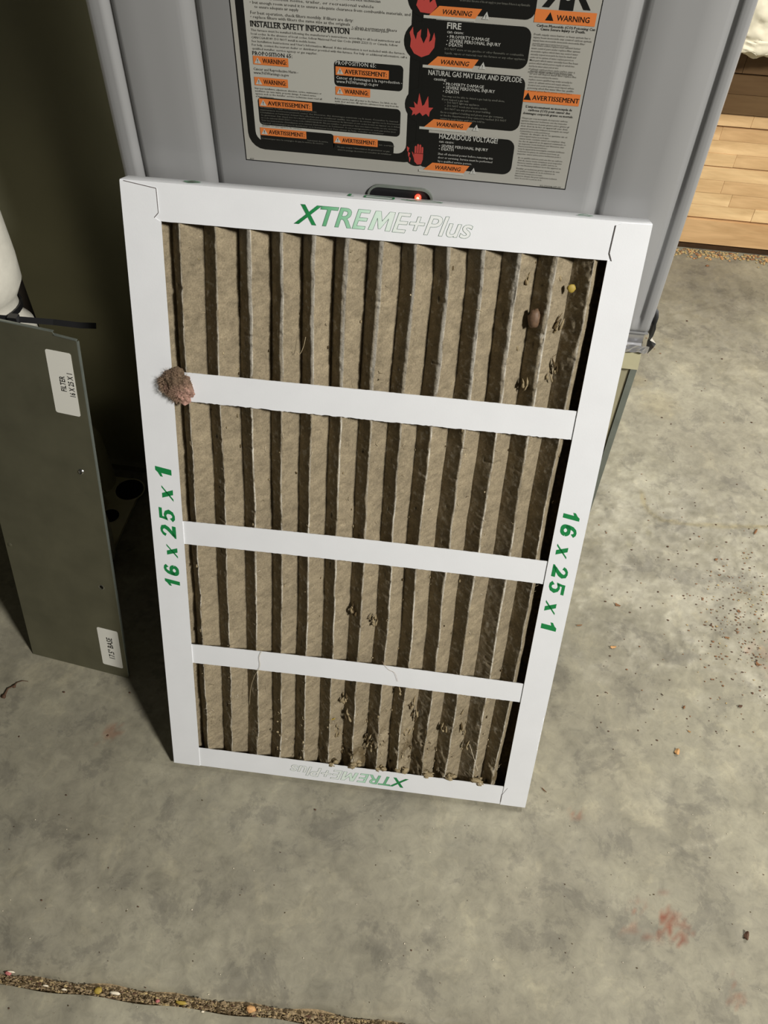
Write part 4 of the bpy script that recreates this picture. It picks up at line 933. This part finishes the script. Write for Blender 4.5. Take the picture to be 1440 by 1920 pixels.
grid_object('fluff', P, ['lint'], np.clip(C, 0, 1), parent=lt)
plain('lint_hair', srgb(168, 142, 120), .9, spec=.1); plain('lint_hair_dark', srgb(96, 80, 64), .9, spec=.1)
mb = MB(); rn = random.Random(77)
for i in range(1100):
    a = rn.uniform(0, 6.28); b = math.acos(rn.uniform(-1, 1)); d = Vector((math.sin(b)*math.cos(a), -abs(math.sin(b)*math.sin(a)) if rn.random() < .8 else math.sin(b)*math.sin(a), math.cos(b)))
    p = Vector((d.x*.0112+(-.003 if d.x < -.5 and abs(d.z) < .5 else 0)+max(0, -d.z)*.002, d.y*.0078, d.z*.0138)); tg = (d*.7+Vector((rn.uniform(-1, 1), rn.uniform(-1, 1), rn.uniform(-1, 1)))).normalized(); L = rn.uniform(.0015, .0042); c2 = Vector((rn.uniform(-1, 1), rn.uniform(-.6, .6), rn.uniform(-1, 1)))*L*.5
    mb.tube([p, p+tg*L*.5+c2*.25, p+tg*L+c2], [.00011, .00009, .00005], rn.choice(['lint_hair', 'lint_hair', 'lint_hair', 'lint_hair_dark']), 3, False)
o = mb.build('loose_hairs', lt); o['kind'] = 'stuff'
# ================================================================== BITS LYING ON THE FILTER
def on_filter(px, py, dep): h_ = hit(px, py, nF, BF+nF*dep); return h_
def hair(name, pix, dep, r, mat, label):
    pts = [on_filter(x, y, dep) for x, y in pix]; mb = MB(); c = pts[len(pts)//2]
    # smooth
    sm = []
    for i in range(len(pts)-1):
        p0, p1, p2, p3 = pts[max(i-1, 0)], pts[i], pts[i+1], pts[min(i+2, len(pts)-1)]
        for q in range(6):
            t = q/6; sm.append(.5*((2*p1)+(p2-p0)*t+(2*p0-5*p1+4*p2-p3)*t*t+(3*p1-p0-3*p2+p3)*t**3)-c)
    sm.append(pts[-1]-c); mb.tube(sm, r, mat, 5); o = mb.build(name); o.location = c; return tag(o, label, 'hair')
hair('hair', [(493, 1216), (486, 1232), (487, 1250), (477, 1268), (470, 1292), (468, 1322)], -.0016, .00018, 'fibre', 'pale curly hair hanging over the lowest cardboard strip of the filter')
hair('hair', [(716, 1240), (728, 1255), (740, 1262), (746, 1278)], -.0022, .00012, 'lint_hair', 'short thin hair on the middle of the lowest cardboard strip')
hair('hair', [(573, 632), (569, 650), (562, 664), (556, 658)], .0022, .00022, 'fibre', 'hooked pale hair in the top bay of the filter')
hair('hair', [(880, 1395), (888, 1420), (896, 1446)], .002, .00022, 'white_bit', 'straight cream fibre at the lower right of the filter')
p = on_filter(1002, 597, .006)
mb = MB(); mb.blob((0, 0, 0), .0068, 'husk', (.75, .6, 1.15), .12, 12, 9, 4); o = mb.build('seed_husk'); o.matrix_world = Matrix.Translation(p) @ FM.to_3x3().to_4x4(); tag(o, 'reddish brown seed husk caught between pleats at the upper right', 'husk')
p = on_filter(1071, 541, .004)
mb = MB(); mb.blob((0, 0, 0), .0034, 'yellow_bit', (1, .35, 1), .15, 9, 6, 4); o = mb.build('leaf_fragment'); o.matrix_world = Matrix.Translation(p) @ FM.to_3x3().to_4x4(); tag(o, 'small round yellow leaf fragment on the upper right pleats', 'leaf')
p = on_filter(620, 1350, .003)
mb = MB(); mb.tube([(-.004, 0, -.0008), (-.001, 0, 0), (.003, 0, .002), (.005, 0, .0035)], [.0001, .0006, .0009, .0003], 'yellow_bit', 6); o = mb.build('leaf_fragment'); o.matrix_world = Matrix.Translation(p) @ FM.to_3x3().to_4x4(); tag(o, 'thin yellow sliver of leaf on the lowest pleats', 'leaf')
# ================================================================== BITS ON THE FLOOR
def chip(px, py, L, w, ang, mat, label, cat='wood chip', name='wood_chip', seed=0, curl=.3):
    p = flo(px, py); mb = MB(); rn = random.Random(seed+px); n = 7; vs = []; fs = []
    for i in range(n):
        t = i/(n-1); ww_ = w*(math.sin(math.pi*(.12+.76*t))**.7)*rn.uniform(.8, 1.1); z = .0006+curl*w*(2*t-1)**2
        vs += [(L*(t-.5), -ww_/2, z+rn.uniform(0, .0004)), (L*(t-.5), 0, z+.0012+w*.12), (L*(t-.5), ww_/2, z+rn.uniform(0, .0004)), (L*(t-.5), 0, z-.0005)]
    for i in range(n-1):
        for j in range(4): fs.append((i*4+j, i*4+(j+1) % 4, i*4+4+(j+1) % 4, i*4+4+j))
    fs += [(3, 2, 1, 0), tuple(range(4*n-4, 4*n))]; mb.add(vs, fs, mat); o = mb.build(name); o.location = (p.x, p.y, .0); o.rotation_euler.z = math.radians(ang); return tag(o, label, cat)
chip(1149, 1214, .0078, .0042, 12, 'chip_tan', 'tan curled wood chip on the floor right of the filter', seed=1)
chip(1086, 1173, .0075, .0018, 15, 'chip', 'slim brown splinter close to the right rail of the filter', seed=2)
chip(1158, 1135, .0075, .0035, -25, 'chip', 'brown flake just above and right of the size print', seed=3)
chip(1282, 1327, .0042, .0030, 60, 'chip', 'small rust brown chip on the open floor at right', seed=4)
chip(1269, 1411, .0075, .0058, 70, 'chip_tan', 'jagged tan chip, largest bit on the lower right floor', seed=5)
chip(1292, 1372, .0040, .0018, -30, 'chip_tan', 'tiny tan shaving above the jagged chip', seed=6)
chip(1416, 998, .0105, .0035, 60, 'chip', 'long reddish brown chip near the right edge of the floor', seed=7)
chip(1420, 1246, .0060, .0045, -60, 'chip', 'broken brown chip at the lower right of the crumb scatter', seed=8)
chip(1387, 1325, .0050, .0035, 20, 'chip_dark', 'dark chip below the crumb scatter', seed=9)
chip(1020, 1482, .0070, .0012, -40, 'chip', 'thin reddish splinter beside the lower right corner of the filter', seed=10)
chip(1241, 1303, .0034, .0010, -45, 'chip_dark', 'short dark splinter left of the rust brown chip', seed=11)
chip(1399, 1756, .0085, .0050, 75, 'chip_dark', 'dark pointed leaf scrap near the bottom right corner', 'leaf', 'leaf_scrap', 12, .5)
chip(1385, 1147, .0050, .0038, -40, 'chip', 'brown chip in the middle of the crumb scatter', seed=13)
chip(1362, 1196, .0055, .0030, 0, 'chip', 'flat brown chip under the crumb scatter', seed=14)
chip(1342, 1050, .0045, .0035, 30, 'chip', 'dull brown chip at the top of the crumb scatter', seed=15)
mb = MB(); rn = random.Random(31)
def crumb(px, py, r, m):
    p = flo(px, py); mb.blob((p.x, p.y, r*.25), r, m, (rn.uniform(.7, 1.8), rn.uniform(.6, 1.1), .5), .35, 5, 4, int(px*7+py))
for i in range(330):
    px = rn.gauss(1385, 45); py = rn.gauss(1160, 70); px = min(px, 1475); crumb(px, py, rn.uniform(.0004, .0013), rn.choice(['chip', 'chip', 'chip_dark', 'sand']))
for i in range(170): crumb(rn.uniform(1120, 1450), rn.uniform(900, 1400), rn.uniform(.0004, .0011), rn.choice(['chip', 'chip_dark', 'chip_dark']))
for i in range(140): crumb(rn.uniform(0, 1440), rn.uniform(1500, 1900), rn.uniform(.0003, .0007), rn.choice(['chip_dark', 'dark_dust', 'white_bit']))
for i in range(30): crumb(rn.uniform(1200, 1440), rn.uniform(600, 900), rn.uniform(.0005, .0011), rn.choice(['chip_dark', 'chip']))
for px, py, r in ((1354, 673, .0016), (1288, 602, .0016), (1241, 783, .0012), (1258, 795, .0013), (1409, 792, .0016), (1234, 1110, .0012), (1252, 1025, .0014), (1294, 1011, .0015), (202, 1379, .0012), (124, 1491, .0012), (36, 1381, .0011), (78, 1688, .0011), (120, 1298, .0014), (243, 1299, .0012), (591, 1518, .0011), (771, 1782, .0008), (259, 1700, .0009), (1127, 1355, .0013), (1150, 1405, .0008)): crumb(px, py, r, 'chip_dark')
o = mb.build('floor_crumbs', kind='stuff'); tag(o, 'fine scatter of brown wood crumbs and grit over the concrete', 'crumbs')
# twig at the left
mb = MB(); tw = [flo(8, 1307), flo(16, 1293), flo(27, 1288), flo(33, 1281), flo(42, 1277), flo(53, 1278)]; c = tw[2].copy()
mb.tube([(p.x-c.x, p.y-c.y, .0016+.001*math.sin(i)) for i, p in enumerate(tw)], [.0016, .0009, .0007, .0005, .0005, .0003], 'chip_dark', 6)
for i, r_ in ((0, .0028), (2, .0024)): mb.blob((tw[i].x-c.x, tw[i].y-c.y, .0016), r_, 'chip_dark', (1, 1, .7), .3, 7, 5, i)
o = mb.build('twig'); o.location = (c.x, c.y, 0); tag(o, 'dark dried twig with two buds on the concrete, lower left', 'twig')
bpy.data.objects.remove(_to)
